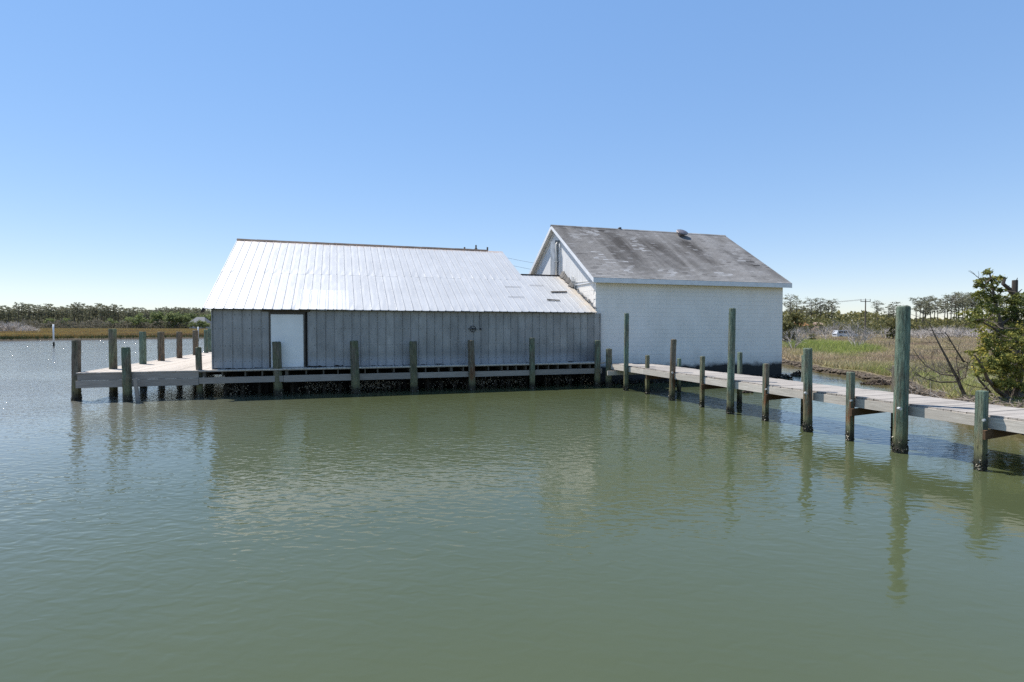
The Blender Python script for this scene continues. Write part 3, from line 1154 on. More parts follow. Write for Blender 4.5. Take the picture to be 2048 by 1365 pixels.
# ------------------------------------------------------------------ the dock round the shed
fv = lambda u: -.36 - .026 * max(0, u + 1)     # front edge of the dock
dock = thing('wooden_dock', (5, 0, 0), 'weathered timber dock carrying the metal shed, bare deck at its open end', 'dock')
PK = .148
u = -4.28
k = 0
while u < 16.15:
    x0, x1 = u, u + PK - .008
    long_ = u < .12
    v0 = fv(u) - .03 + random.uniform(-.012, .012)
    v1 = 16.9 + random.uniform(-.1, .1) if long_ else .45
    sh = .046 if long_ else 0
    f0 = sh * max(0, (.2 - u) / 4.4)
    zt = DZ + .0025 * max(0, u) + random.uniform(-.003, .003)
    mb = MB()
    vs = []
    for z in (zt - .038, zt):
        for v in (v0, v1):
            d = f0 * max(0, v)
            dx = f0 * 0
            vs += [(x0 + d, v, z), (x1 + d, v, z)]
    mb.add(vs, [(0, 2, 3, 1), (4, 5, 7, 6), (0, 1, 5, 4), (2, 6, 7, 3), (0, 4, 6, 2), (1, 3, 7, 5)])
    mb.build('plank', M['deck'] if long_ else M['frame_y'], dock)
    u += PK
zf = lambda u: .0025 * max(0, u)


def front_board(u0, u1, z0, z1, dv_=0.0, name='stringer', th=.045):
    mb = MB()
    a, b = fv(u0) + dv_, fv(u1) + dv_
    vs = []
    for z in (z0, z1):
        vs += [(u0, a, z + zf(u0)), (u1, b, z + zf(u1)), (u0, a + th, z + zf(u0)), (u1, b + th, z + zf(u1))]
    mb.add(vs, [(0, 2, 3, 1), (4, 5, 7, 6), (0, 1, 5, 4), (2, 6, 7, 3), (0, 4, 6, 2), (1, 3, 7, 5)])
    return mb.build(name, M['frame'], dock)


for a, b in ((-4.25, -2.75), (-2.735, -.42)):
    front_board(a, b, .775, 1.018, .0, 'rim_board')
    front_board(a - .05, b, .515, .768, -.02, 'rim_board')
front_board(-.415, 16.2, .995, 1.02, -.012, 'edge_strip')
us = [-.41, 2.55, 5.4, 7.75, 10.15, 12.9, 16.1]
for a, b in zip(us, us[1:]):
    front_board(a, b - .012, .545 + random.uniform(-.012, .012), .785 + random.uniform(-.012, .012), .0)
for u in (-.3, .35, 1.15, 1.75, 2.6, 3.35, 4.0, 4.55, 5.05, 5.6, 6.1, 6.75, 7.4, 8.05, 8.6, 9.1, 9.65, 10.75, 11.35, 11.62, 12.0, 12.45, 13.0, 13.5, 13.95, 14.5, 15.05, 15.5, 15.9):
    a = fv(u)
    w_ = .045 if random.random() < .8 else .11
    MB().box((u, a + .06, .80 + zf(u)), (u + w_, 1.6, 1.016 + zf(u))).build('joist', M['joist'], dock)
# boards along the open left side
mb = MB()
mb.bar((-4.22, -.3, .90), (-3.48, 16.8, .90), .045, .24)
mb.build('rim_board', M['frame'], dock)
for u in (-3.4, -2.6, -1.8, -1.0):
    MB().bar((u, -.25, .90), (u + .3, 16.8, .90), .045, .22).build('joist', M['dark'], dock)
for v in (4, 8, 12, 16):
    MB().bar((-4.0 + .045 * v, v, .66), (.4, v, .66), .14, .22).build('cross_beam', M['dark'], dock)
# leaning brace plank under the front left
MB().bar(at(270.5, 757, 19.9), at(276, 806, 20.0), .13, .045, up=(.3, .95, 0)).build('brace_plank', M['frame'], dock)
# inner support piles under the shed
mb = MB()
for i in range(14):
    u = .6 + i * 1.13
    mb.tube([(u, 1.15, -1.2), (u, 1.15, DZ - .06)], .14, 8)
mb.build('support_pile', M['dark'], dock)
mb = MB()
for c in range(22):
    u = random.uniform(.3, 16.0)
    for i in range(random.randint(20, 60)):
        mb.shell((u + random.gauss(0, .26), .72 + random.uniform(-.1, .1), abs(random.gauss(.20, .11))), random.uniform(.03, .075))
mb.build('oyster_cluster', M['oyster'], dock, kind='stuff')
mb = MB()
for u in [i * .62 + .3 for i in range(26)]:
    mb.tube([(u, .8, -.6), (u, .78, .3), (u, .8, .45)], [.1, .09, .02], 6, rough=.3)
mb.build('oyster_stump', M['growth'], dock, kind='stuff')


# ------------------------------------------------------------------ pilings
def piling(x0, yb, x1, yt, dia, label, group, green=.3, rust=.3, name='piling', bolt=None, cat='piling', base=None, top=None, foot=True, growth=1.0, low=-.9, chip=.5):
    B = base if base is not None else onz(x0, yb, 0)
    dia = dia / math.hypot(1, (x0 - 1024) / FPX)      # a shape off the lens axis shows wider than it is
    r = dia / 2
    fw = Vector((math.sin(YAW), math.cos(YAW), 0))
    if base is None:
        B = B + fw * r
    if top is None:
        a, b = (x1 - 1024) / FPX, (yt - 682.5) / FPX
        d = F0 + R1 * a - U1 * b
        T = CAM + d * ((B - CAM).dot(fw) / d.dot(fw))
    else:
        T = top
    root = thing(name, (B.x, B.y, 0), label, cat, group)
    mb = MB()
    ax = (T - B) / (T.z - B.z)
    n, zs = 14, [low]
    z = low
    while z < T.z - .12:
        z += .22
        zs.append(min(z, T.z - .02))
    if zs[-1] < T.z - .02:
        zs.append(T.z - .02)
    ph = [1 + .04 * math.sin(3 * k + x0) + random.uniform(-.02, .02) for k in range(n)]
    vs = []
    for j, z in enumerate(zs):
        rr = r * (1.03 - .03 * (z / 2))
        cx = B.x + ax.x * z + random.uniform(-.004, .004)
        cy = B.y + ax.y * z
        for k in range(n):
            a = 2 * math.pi * k / n
            q = rr * ph[k] * (1 + random.uniform(-.012, .012))
            zz = z
            if j == len(zs) - 1:
                zz += random.uniform(-.03, .02) * chip
            vs.append((cx + q * math.cos(a), cy + q * math.sin(a), zz))
    fs = [(j * n + k, j * n + (k + 1) % n, (j + 1) * n + (k + 1) % n, (j + 1) * n + k) for j in range(len(zs) - 1) for k in range(n)]
    o = len(vs)
    cxt, cyt = T.x, T.y
    for k in range(n):
        x, y, z = vs[o - n + k]
        vs.append((cxt + (x - cxt) * .86, cyt + (y - cyt) * .86, T.z + random.uniform(-.004, .012)))
    fs += [(o - n + k, o - n + (k + 1) % n, o + (k + 1) % n, o + k) for k in range(n)]
    vs.append((cxt, cyt, T.z - .004))
    fs += [(o + k, o + (k + 1) % n, o + n) for k in range(n)]
    mb.add(vs, fs)
    s = mb.build('shaft', M['pile'], root, green=green + (.12 if green > 0 else 0), rust=rust)
    if foot:
        gm = MB()
        for i in range(int(60 * growth)):
            a = random.uniform(0, 6.28)
            z = abs(random.gauss(0, .13))
            q = r * (1.04 + .0 * z)
            gm.shell((B.x + ax.x * z + q * math.cos(a), B.y + q * math.sin(a), z), random.uniform(.03, .06))
        gm.build('barnacle_crust', M['growth'], root, kind='stuff')
        gm = MB()
        for i in range(int(16 * growth)):
            a = random.uniform(0, 6.28)
            z = abs(random.gauss(.07, .09))
            gm.shell((B.x + ax.x * z + r * 1.06 * math.cos(a), B.y + r * 1.06 * math.sin(a), z), random.uniform(.02, .04))
        gm.build('oyster_crust', M['oyster'], root, kind='stuff')
    if bolt:
        for bx, by in bolt:
            P = at(bx, by, depth(B) - r - .015)
            MB().tube([P - fw * .02, P + fw * .05], .035, 8).build('bolt', M['bolt'], root)
    return root


GF = 'pilings along the front of the shed dock'
piling(147, 802, 153, 680, .36, 'thick leaning brown piling at the outer corner of the dock, leftmost of all', GF, 0, .45, chip=1.4, growth=1.6)
piling(249.5, 804, 251.5, 695, .35, 'short mossy piling in front of the open deck, left of the leaning plank', GF, .35, .3, chip=1.5)
piling(397, 797, 396.5, 695, .25, 'slim grey piling just left of the shed corner', GF, .1, 0)
piling(553.5, 793, 553, 684, .35, 'stout grey piling standing before the white shed door', GF, .12, .1)
piling(710, 789, 708, 682, .33, 'dark split piling next to the right of the white door', GF, .1, 0, chip=1.2)
piling(827, 785, 826, 683, .32, 'grey piling with flat sunlit top, second to the right of the door', GF, .12, .1)
piling(944, 782, 941.5, 681, .28, 'rust-brown piling below the iron hand wheel', GF, -.2, .8)
piling(1065, 778, 1064, 676, .245, 'slim dark green piling midway between hand wheel and shed end', GF, .3, 0)
piling(1195.5, 774, 1195, 681, .27, 'dark green piling at the right end of the metal wall', GF, .35, .3, growth=1.3)
GS = 'pilings along the open left side of the deck'
for (x, b, t, dia, lab, gr_, ru_) in [
        (220, 739, 658, .34, 'tall olive piling on the deck edge, nearest of the side row', .25, .3),
        (281, 729, 664, .32, 'bright green piling second in the side row of the deck', .8, .0),
        (318, 722.5, 664, .34, 'piling with a wide rust-brown face, third in the side row', -.1, 1.0),
        (355.5, 717, 664, .31, 'brown slim piling fourth in the side row of the deck', -.5, .7),
        (388, 711, 661, .34, 'dark brown piling partly behind the slim grey one by the shed', -.4, .6),
        (410, 706.5, 660, .27, 'green piling nearly touching the shed corner, sixth in the side row', .8, 0),
        (418, 704.5, 657, .24, 'farthest thin green piling of the side row, half hidden by another', .7, 0)]:
    B = onz(x, b, DZ)
    fw = Vector((math.sin(YAW), math.cos(YAW), 0))
    B = B + fw * dia / 2
    d = depth(B)
    T = at(x, t, d)
    T.x, T.y = B.x, B.y
    B.z = 0
    piling(x, b, x, t, dia, lab, GS, gr_, ru_, base=B, top=T, growth=.6)
B = onz(424, 702, DZ)
piling(424, 702, 424, 695, .3, 'short green stub at the far end of the deck beside the shed corner', GS, .7, 0, base=Vector((B.x, B.y, 0)), top=Vector((B.x, B.y, 1.45)), growth=.3)
GW = 'round mooring pilings along the walkway'
piling(1218, 774, 1218, 698, .28, 'thick short piling where the walkway joins the dock', GW, .3, .2)
piling(1253, 782, 1253.5, 627, .205, 'tall slender green piling in front of the left part of the block wall', GW, .55, .1, growth=1.3)
piling(1345, 802, 1347, 679, .215, 'rusty brown round piling before the middle of the block wall', GW, .0, .95, bolt=[(1345, 746)])
piling(1463, 829, 1465, 617, .225, 'tall dark green piling rising before the right part of the block wall', GW, .5, .1, growth=1.5)
piling(1620, 865, 1616, 697, .24, 'leaning green piling with rust streak just right of the block building', GW, .5, .9, bolt=[(1612, 787)], growth=1.4)
piling(1808.5, 908, 1807.5, 613, .33, 'tallest and thickest green piling towering over the walkway on the right', GW, .75, .75, bolt=[(1800, 818)], growth=1.6, chip=.2)

# ------------------------------------------------------------------ the walkway
walk = thing('walkway', (17.2, -9, 0), 'narrow weathered plank walkway running from the dock to the marsh bank', 'walkway')
v = -21.5
while v < -.98:
    z = 1.055 + .008 * math.sin(v * 1.3)
    x0 = 16.42 + random.uniform(-.02, .02)
    x1 = 18.06 + random.uniform(-.025, .025)
    w_ = .142
    if v > -13.95 and v < -13.6:
        x1 += .10
    zt = z + random.uniform(-.004, .004)
    tl = random.uniform(-.003, .003)
    mb = MB()
    mb.add([(x0, v, zt - .038), (x1, v + tl, zt - .038), (x0, v + w_ - .009, zt - .038), (x1, v + w_ - .009 + tl, zt - .038), (x0, v, zt), (x1, v + tl, zt + tl), (x0, v + w_ - .009, zt), (x1, v + w_ - .009, zt)],
           [(0, 2, 3, 1), (4, 5, 7, 6), (0, 1, 5, 4), (2, 6, 7, 3), (0, 4, 6, 2), (1, 3, 7, 5)])
    mb.build('plank', M['walk'], walk)
    v += w_
for (x, w_, mt) in ((16.385, .042, 'frame_y'), (18.02, .042, 'frame_y'), (17.2, .042, 'dark')):
    vs_ = [-.75, -3.9, -7.65, -10.6, -13.5, -16.35, -21.4]
    for a, b in zip(vs_, vs_[1:]):
        dz_ = random.uniform(-.01, .01)
        MB().box((x, b + .006, .80 + dz_), (x + w_, a, 1.012)).build('stringer', M[mt], walk)


def square_post(x0, yb, x1, yt, s, green, rust, bolts=(), far=None):
    if far is None:
        B = onz(x0, yb, 0)
        B = B + Vector((s / 2 * .7, s / 2, 0))
        d = depth(B)
        a, b = (x1 - 1024) / FPX, (yt - 682.5) / FPX
        T = at(x1, yt, d - s / 2)
        top = T.z
        lean = Vector((T.x - B.x, 0, 0)) * .0
    else:
        B, top = far
    mb = MB()
    h = s / 2
    vs = []
    zs = [-.9, -.2, .1, .5, .9, 1.3, top - .015, top]
    for j, z in enumerate(zs):
        q = h if j < len(zs) - 1 else h - .012
        jx = random.uniform(-.004, .004)
        for cx_, cy_ in ((-q, -q), (q, -q), (q, q), (-q, q)):
            vs.append((B.x + cx_ + jx, B.y + cy_, z))
    fs = [(j * 4 + k, j * 4 + (k + 1) % 4, j * 4 + 4 + (k + 1) % 4, j * 4 + 4 + k) for j in range(len(zs) - 1) for k in range(4)]
    fs.append(tuple(range(len(vs) - 4, len(vs))))
    mb.add(vs, fs)
    p = mb.build('post', M['pile'], walk, green=green, rust=rust)
    gm = MB()
    for i in range(70):
        sgn = random.choice((-1, 1))
        z = abs(random.gauss(0, .12))
        if random.random() < .5:
            c = (B.x + sgn * h, B.y + random.uniform(-h, h), z)
        else:
            c = (B.x + random.uniform(-h, h), B.y + sgn * h, z)
        gm.shell(c, random.uniform(.025, .05))
    gm.build('barnacle_crust', M['growth'], p, kind='stuff')
    gm = MB()
    for i in range(26 if far is None else 8):
        gm.shell((B.x - h - .01 if random.random() < .5 else B.x + random.uniform(-h, h), B.y - h + random.uniform(0, .1), abs(random.gauss(.05, .08))), random.uniform(.02, .045))
    gm.build('oyster_crust', M['oyster'], p, kind='stuff')
    for bx, by in bolts:
        P = at(bx, by, depth(B) - h * 1.25)
        MB().tube([(B.x - h - .03, P.y, P.z), (B.x - h + .01, P.y, P.z)], .026, 8).build('bolt', M['bolt'], p)
    return B, top


nearp = [(1294, 789, 1293.5, 711, .128, .3, .1, ()), (1404, 815, 1406, 713, .12, .45, .4, ()), (1531.5, 843, 1533, 728, .127, .5, .9, ((1530, 779),)),
         (1701, 883, 1702.5, 745, .130, .7, .9, ((1699, 802),)), (1965, 943, 1969, 783, .145, .75, .25, ((1964, 841),))]
PB = []
for q in nearp:
    PB.append(square_post(q[0], q[1], q[2], q[3], q[4], q[5], q[6], q[7]))
for (x, t), (nb, nt) in zip(((1357, 717), (1478, 705), (1607, 711), (1787, 732)), PB):
    vv = {1357: -3.75, 1478: -7.4, 1607: -10.25, 1787: -13.15}[x]
    top = {1357: 1.41, 1478: 1.83, 1607: 1.86, 1787: 1.74}[x]
    square_post(0, 0, 0, 0, .12, .6 if x != 1787 else -.4, .35 if x == 1478 else 0, far=(Vector((18.16, vv, 0)), top))
for (nb, nt), vv in zip(PB, (-3.75, -7.4, -10.25, -13.15, -16.0)):
    MB().bar((nb.x - .12, nb.y - .125, .70), (18.32, vv - .125, .70), .045, .17).build('cross_beam', M['beam'], walk)
MB().bar((16.0, -1.5, .66), (18.2, -1.4, .66), .05, .2).build('cross_beam', M['frame_y'], walk)
# iron dock cleats on the edge of the shed dock
for (x, y, lab) in ((628, 739, 'small black iron cleat on the dock edge just right of the white door'), (882, 733, 'small black iron cleat on the dock edge left of the rust-brown piling'), (1127, 724, 'small black iron cleat near the right end of the shed dock')):
    P = onz(x, y, DZ + .03)
    P.y = fv(P.x) + .06
    z = DZ + zf(P.x)
    mb = MB()
    mb.tube([(P.x - .14, P.y, z + .055), (P.x - .05, P.y, z + .06), (P.x + .05, P.y, z + .06), (P.x + .14, P.y, z + .055)], [.012, .018, .018, .012], 6)
    mb.tube([(P.x - .04, P.y, z), (P.x - .04, P.y, z + .06)], .015, 6).tube([(P.x + .04, P.y, z), (P.x + .04, P.y, z + .06)], .015, 6)
    tag(mb.build('cleat', M['black']), lab, 'cleat', 'cleats on the dock edge')
# wood scraps lying on the link roof
mb = MB().bar((14.60, 1.80, zroof(1.80) + .07), (15.46, 1.86, zroof(1.86) + .07), .09, .03, up=(0, -.43, .9))
tag(mb.build('board_scrap', M['stick']), 'dark straight board scrap lying on the white link roof, the upper one', 'board')
mb = MB().tube([(14.05, .98, zroof(.98) + .06), (14.25, .88, zroof(.88) + .07), (14.68, .85, zroof(.85) + .07)], [.015, .03, .025], 5).tube([(14.25, .88, zroof(.88) + .07), (14.02, .84, zroof(.84) + .06)], [.02, .01], 5)
tag(mb.build('forked_branch', M['stick']), 'dark forked branch lying on the white link roof below the board', 'branch')

# ------------------------------------------------------------------ channel markers
for (x, yb, yt, lab) in ((107.5, 693, 649, 'white channel marker pole in open water at the far left'), (396.5, 683.5, 654, 'distant thin white pole in the water behind the deck pilings')):
    B = onz(x, yb, 0)
    T = at(x, yt, depth(B))
    p = thing('channel_marker', B, lab, 'marker pole', 'white poles in the open water')
    r = .10 if x < 200 else .09
    MB().tube([(B.x, B.y, .55), (B.x, B.y, T.z)], r, 8).build('pole', M['marker'], p, smooth=True)
    MB().tube([(B.x, B.y, -.6), (B.x, B.y, .55)], r * 1.15, 8, rough=.1).build('pole_foot', M['growth'], p)


# ------------------------------------------------------------------ utility poles and wires
def upole(loc, h, arm, lab, wires):
    p = thing('utility_pole', loc, lab, 'utility pole')
    x, y, z = loc
    MB().tube([(x, y, z), (x, y, z + h)], [.16, .11], 8).build('pole', M['polewood'], p)
    d = arm
    MB().bar((x - d.x, y - d.y, z + h - .45), (x + d.x, y + d.y, z + h - .45), .12, .14).build('crossarm', M['polewood'], p)
    for s in (-1, 0, 1):
        MB().tube([(x + d.x * s * .93, y + d.y * s * .93, z + h - .38), (x + d.x * s * .93, y + d.y * s * .93, z + h + (.25 if s == 0 else .1))], .06, 6).build('insulator', M['polewood'], p)
    return p


def wire(a, b, sag, lab, group, r=.012):
    a, b = Vector(a), Vector(b)
    pts = [a.lerp(b, i / 10) - Vector((0, 0, sag * 4 * (i / 10) * (1 - i / 10))) for i in range(11)]
    tag(MB().tube(pts, r, 4).build('overhead_wire', M['wire']), lab, 'wire', group)


P1 = at(952, 497.5, 40.5)
upole((P1.x, P1.y, LZ), P1.z - LZ, R0 * .9, 'utility pole behind the metal shed, only its top above the ridge', None)
e1, e2 = at(1122, 537, 36.0), at(1122, 545, 36.0)
wire(P1 + Vector((0, 0, -.1)), (18.6, BV + .05, 6.72), .12, 'upper of two thin wires between shed ridge and block building', 'service wires', .008)
wire(P1 + Vector((0, 0, -.55)), (18.6, BV + .05, 6.25), .12, 'lower of two thin wires between shed ridge and block building', 'service wires', .008)
PB2 = at(1730, 668, 128)
PT2 = at(1727, 597, 128)
upole((PB2.x, PB2.y, LZ), PT2.z - LZ - .3, R0 * 1.15, 'utility pole with crossarm standing in the marsh beyond the silver brush', None)
PB3 = at(1490, 668, 150)
upole((PB3.x, PB3.y, LZ), PT2.z - LZ - .3, R0 * 1.15, 'utility pole hidden behind the block building', None)
for s in (-1, 0, 1):
    a = Vector((PB2.x, PB2.y, PT2.z - .25)) + R0 * s
    b = Vector((PB3.x, PB3.y, PT2.z - .25)) + R0 * s
    wire(a, b, .6, 'thin power line running left from the far utility pole', 'power lines of the far pole', .018)


# ------------------------------------------------------------------ vegetation generators
def branchy(mb, p, d, L, r, depth_, spread=.6, kids=3, up=.15, n=4, bend=.25, ends=None):
    """recursive bare branch"""
    d = Vector(d).normalized()
    pts, rs = [Vector(p)], [r]
    k = 3
    q = Vector(p)
    dd = d.copy()
    for i in range(k):
        dd = (dd + Vector((random.gauss(0, bend), random.gauss(0, bend), random.gauss(0, bend) + up * .3))).normalized()
        q = q + dd * L / k
        pts.append(q.copy())
        rs.append(r * (1 - .62 * (i + 1) / k))
    mb.tube(pts, rs, n, cap=False)
    if depth_ <= 0:
        if ends is not None:
            ends.append(q.copy())
        return
    for c in range(kids):
        f = random.uniform(.35, 1.0)
        i = min(int(f * k), k - 1)
        o = pts[i].lerp(pts[i + 1], f * k - i)
        nd = (dd + Vector((random.gauss(0, spread), random.gauss(0, spread), random.gauss(0, spread) * .7 + up))).normalized()
        branchy(mb, o, nd, L * random.uniform(.5, .8), r * .5, depth_ - 1, spread, kids, up, 3, bend, ends)


def copy_tree(root, loc, rz, sc, label=None, group=None):
    r = root.copy()
    COL.objects.link(r)
    r.location = loc
    r.rotation_euler = (0, 0, rz)
    r.scale = sc
    if label:
        r['label'] = label
    if group:
        r['group'] = group
    for ch in root.children:
        c = ch.copy()
        COL.objects.link(c)
        c.parent = r
    return r


def pine_proto(seed, label, group, nclump=16, leaf=.5, per=26, bare=.55, wide=1.0):
    """unit pine, 10 m tall at the origin"""
    random.seed(seed)
    t = thing('pine_tree', (0, 0, -500), label, 'pine tree', group, local=True)
    mb = MB()
    H = 10
    lean = random.uniform(-.04, .04)
    cv = random.uniform(-.3, .3)
    path = [Vector((lean * z + cv * math.sin(z * .35), .2 * math.sin(z * .3 + seed), z)) for z in (0, 2, 4, 6, 8, 9.6)]
    mb.tube(path, [.17, .15, .13, .11, .07, .03], 6)
    C, sizes = [], []
    for i in range(nclump):
        f = bare + (1 - bare) * ((i + .5) / nclump) + random.uniform(-.03, .03)
        z = H * min(f, .97)
        i0 = min(int(z / 2), 4)
        base = path[i0].lerp(path[i0 + 1], (z - path[i0].z) / (path[i0 + 1].z - path[i0].z))
        a = random.uniform(0, 6.28)
        w_ = (1.6 * math.sin(math.pi * min(1, (1.15 - f) / (1.15 - bare) * .75 + .12)) + .25) * random.uniform(.45, 1.15) * wide
        e = base + Vector((math.cos(a) * w_, math.sin(a) * w_, random.uniform(.1, .6)))
        mb.tube([base - Vector((0, 0, .1)), base.lerp(e, .5) + Vector((0, 0, .05)), e], [.05, .035, .015], 3, cap=False)
        R_ = random.uniform(.3, .72) * wide
        c = np.array(e)[None, :] + rng.normal(size=(per, 3)) * np.array([R_ * .62, R_ * .62, R_ * .26])
        C.append(c)
    for i in range(5):
        z = random.uniform(2.5, 6.5)
        a = random.uniform(0, 6.28)
        i0 = min(int(z / 2), 4)
        mb.tube([path[i0].lerp(path[i0 + 1], (z - i0 * 2) / 2), Vector((math.cos(a) * .7, math.sin(a) * .7, z + .15)) + Vector((path[i0].x, path[i0].y, 0))], [.035, .01], 3, cap=False)
    mb.build('trunk', M['bark'], t)
    C = np.concatenate(C)
    tone = rng.uniform(0, 1, len(C)) * .7 + np.clip((C[:, 2] - 7) / 5, 0, .3)
    V, Fs, tn = leafcloud(C, leaf, tone, .4)
    raw('crown', V, Fs, M['pine'], tn, t)
    return t


def shrub_proto(seed, label, cat, group, mat, H=4.0, name='shrub', n=700, leaf=.3, w_=1.0):
    random.seed(seed)
    t = thing(name, (0, 0, -500), label, cat, group, local=True)
    mb = MB()
    ends = []
    for i in range(4):
        branchy(mb, (random.uniform(-.1, .1), random.uniform(-.1, .1), 0), (random.uniform(-.5, .5), random.uniform(-.5, .5), 1), H * .5, .05, 1, .6, 3, .2, 4, .15, ends)
    mb.build('trunk', M['bark'], t)
    C = []
    nb = 14
    for i in range(nb):
        a = random.uniform(0, 6.28)
        f = random.uniform(.25, 1)
        rr = math.sqrt(max(.05, 1 - (f - .45) ** 2 * 2.6)) * H * .34 * w_ * random.uniform(.4, 1)
        c = np.array([math.cos(a) * rr, math.sin(a) * rr, f * H * .92])
        C.append(c + rng.normal(size=(n // nb, 3)) * H * np.array([.085, .085, .07]))
    C = np.concatenate(C)
    C[:, 2] = np.abs(C[:, 2])
    tone = np.clip(rng.uniform(0, .8, len(C)) + (C[:, 2] / H - .5) * .4, 0, 1)
    V, Fs, tn = leafcloud(C, leaf, tone, .2)
    raw('crown', V, Fs, mat, tn, t)
    return t


def dead_proto(seed, label, group, H=3.0, mat='deadwood', name='dead_tree', cat='dead tree', stems=4, lvl=3, r=.05, spread=.55):
    random.seed(seed)
    t = thing(name, (0, 0, -500), label, cat, group, local=True)
    mb = MB()
    for i in range(stems):
        a = i * 6.28 / stems + random.uniform(-.4, .4)
        branchy(mb, (0, 0, -.1), (math.cos(a) * .55, math.sin(a) * .55, 1), H * .52, r, lvl, spread, 4, .12, 4, .12)
    mb.build('branches', M[mat], t)
    return t


def bury(t):
    """remove a prototype after copying"""
    for ch in list(t.children):
        bpy.data.objects.remove(ch)
    bpy.data.objects.remove(t)


# left treeline across the water: pines one by one, greener trees among them
GL = 'pines in the treeline across the water'
LL = 'tall thin dark pine across the water, '
protoL = [pine_proto(s, LL, GL, 24, .36, 16, .42 + .07 * (s % 3), .85) for s in range(20, 26)]
random.seed(5)
x = -40
while x < 470:
    x += random.uniform(3.2, 7)
    D = random.uniform(455, 520)
    B = at(x, 660, D)
    topy = 611 + 1.5 * math.sin(x * .06 + 1) + random.uniform(-4, 7) + (6 if x > 240 else 0) + (3 if x > 360 else 0)
    H = at(x, topy, D).z - LZ
    s = H / 10
    copy_tree(random.choice(protoL), (B.x, B.y, LZ - .2), random.uniform(0, 6.28), (s * 1.0, s * 1.0, s), LL + 'left of the white channel marker' if x < 107 else LL + 'just right of the white channel marker' if x < 260 else LL + 'behind the light green trees')
for p_ in protoL:
    bury(p_)
LB = 'light green leafy tree in front of the pines across the water'
GB = 'green leafy trees across the water'
protoB = [shrub_proto(s, LB, 'tree', GB, M['broad'], 10, 'leafy_tree', 600, .75) for s in range(40, 44)]
random.seed(6)
for x in [255, 272, 281, 305, 316, 322, 338, 346, 352, 360, 369, 376, 384, 398, 408, 415, 421, 428, 212, 226, 445, 460, 130, 100, 386, 397, 412, 404]:
    D = random.uniform(430, 455)
    if x in (386, 397, 412, 404):
        D = 405
    B = at(x, 660, D)
    ty = 628 + random.uniform(-5, 6) if x > 240 else 638 + random.uniform(-3, 5)
    if x in (386, 397, 412, 404):
        ty = 641
    s = (at(x, ty, D).z - LZ) / 10
    copy_tree(random.choice(protoB), (B.x, B.y, LZ), random.uniform(0, 6.28), (s * 1.1, s * 1.1, s))
for p_ in protoB:
    bury(p_)


def mass(name, xr, Dr, top, n, leaf, mat, low=0.0, bias=1.0, wob=3.0):
    C = []
    xs_ = rng.uniform(xr[0], xr[1], n)
    Ds = rng.uniform(Dr[0], Dr[1], n)
    fr = rng.uniform(0, 1, n) ** bias
    for x_, D_, f in zip(xs_, Ds, fr):
        ty = top(x_) + wob * math.sin(x_ * .37 + D_ * .05) * math.sin(x_ * .11)
        p = at(x_, 655, D_)
        zt = at(x_, ty, D_).z
        C.append((p.x, p.y, LZ + low + (zt - LZ - low) * f))
    C = np.array(C)
    V, Fs, tn = leafcloud(C, leaf, rng.uniform(0, .8, n) + .2 * fr, .2)
    return raw(name, V, Fs, mat, tn, kind='stuff')


mass('distant_wood', (-60, 500), (520, 600), lambda x: 622 + 4 * math.sin(x * .03), 30000, 1.6, M['pine'], bias=.9)
M['under'] = m_leaf('grey_brown_undergrowth', (.10, .095, .065), (.24, .215, .165))
mass('bank_undergrowth', (-60, 500), (425, 450), lambda x: 643 + 3 * math.sin(x * .09), 12000, .8, M['under'])
# grey house among the trees
hb = at(401, 655, 420)
HL, HD = 11.5 / 2, 4.5
house = thing('distant_house', (hb.x, hb.y, LZ), 'small pale house with grey hipped roof among the trees across the water', 'house')
rx, ry = R0, Vector((math.sin(YAW), math.cos(YAW), 0))


def hp(a, b, z):
    return Vector((hb.x, hb.y, 0)) + rx * a + ry * b + Vector((0, 0, z))


ztop, zeave = at(401, 634.5, 420).z, at(401, 646, 420).z
mb = MB()
mb.add([hp(-HL, -HD, LZ), hp(HL, -HD, LZ), hp(HL, HD, LZ), hp(-HL, HD, LZ), hp(-HL, -HD, zeave), hp(HL, -HD, zeave), hp(HL, HD, zeave), hp(-HL, HD, zeave)], [(0, 1, 5, 4), (1, 2, 6, 5), (2, 3, 7, 6), (3, 0, 4, 7)])
mb.build('wall', M['farwall'], house)
mb = MB()
e = .6
mb.add([hp(-HL - e, -HD - e, zeave), hp(HL + e, -HD - e, zeave), hp(HL + e, HD + e, zeave), hp(-HL - e, HD + e, zeave), hp(-HL * .45, 0, ztop), hp(HL * .55, 0, ztop)], [(0, 1, 5, 4), (1, 2, 5), (2, 3, 4, 5), (3, 0, 4)])
mb.build('roof', M['farroof'], house)
for a in (-3.4, 0, 3.2):
    MB().add([hp(a, -HD - .05, zeave - 1.9), hp(a + 1.2, -HD - .05, zeave - 1.9), hp(a + 1.2, -HD - .05, zeave - .5), hp(a, -HD - .05, zeave - .5)], [(0, 1, 2, 3)]).build('window', M['glass'], house)
# silver dead brush on the far left shore
GD = 'silver dead brush on the far shore'
protoD = [dead_proto(s, 'low tangle of silver dead brush on the far marsh at the left edge', GD, 3.2, stems=5, lvl=2, r=.09) for s in (60, 61, 62)]
random.seed(9)
for i in range(26):
    x = random.uniform(-30, 72)
    D = random.uniform(170, 215)
    B = at(x, 665, D)
    s = random.uniform(.8, 1.35) * (1.15 if x < 45 else .8)
    copy_tree(random.choice(protoD), (B.x, B.y, LZ), random.uniform(0, 6.28), (s * 1.5, s * 1.5, s))
for p_ in protoD:
    bury(p_)

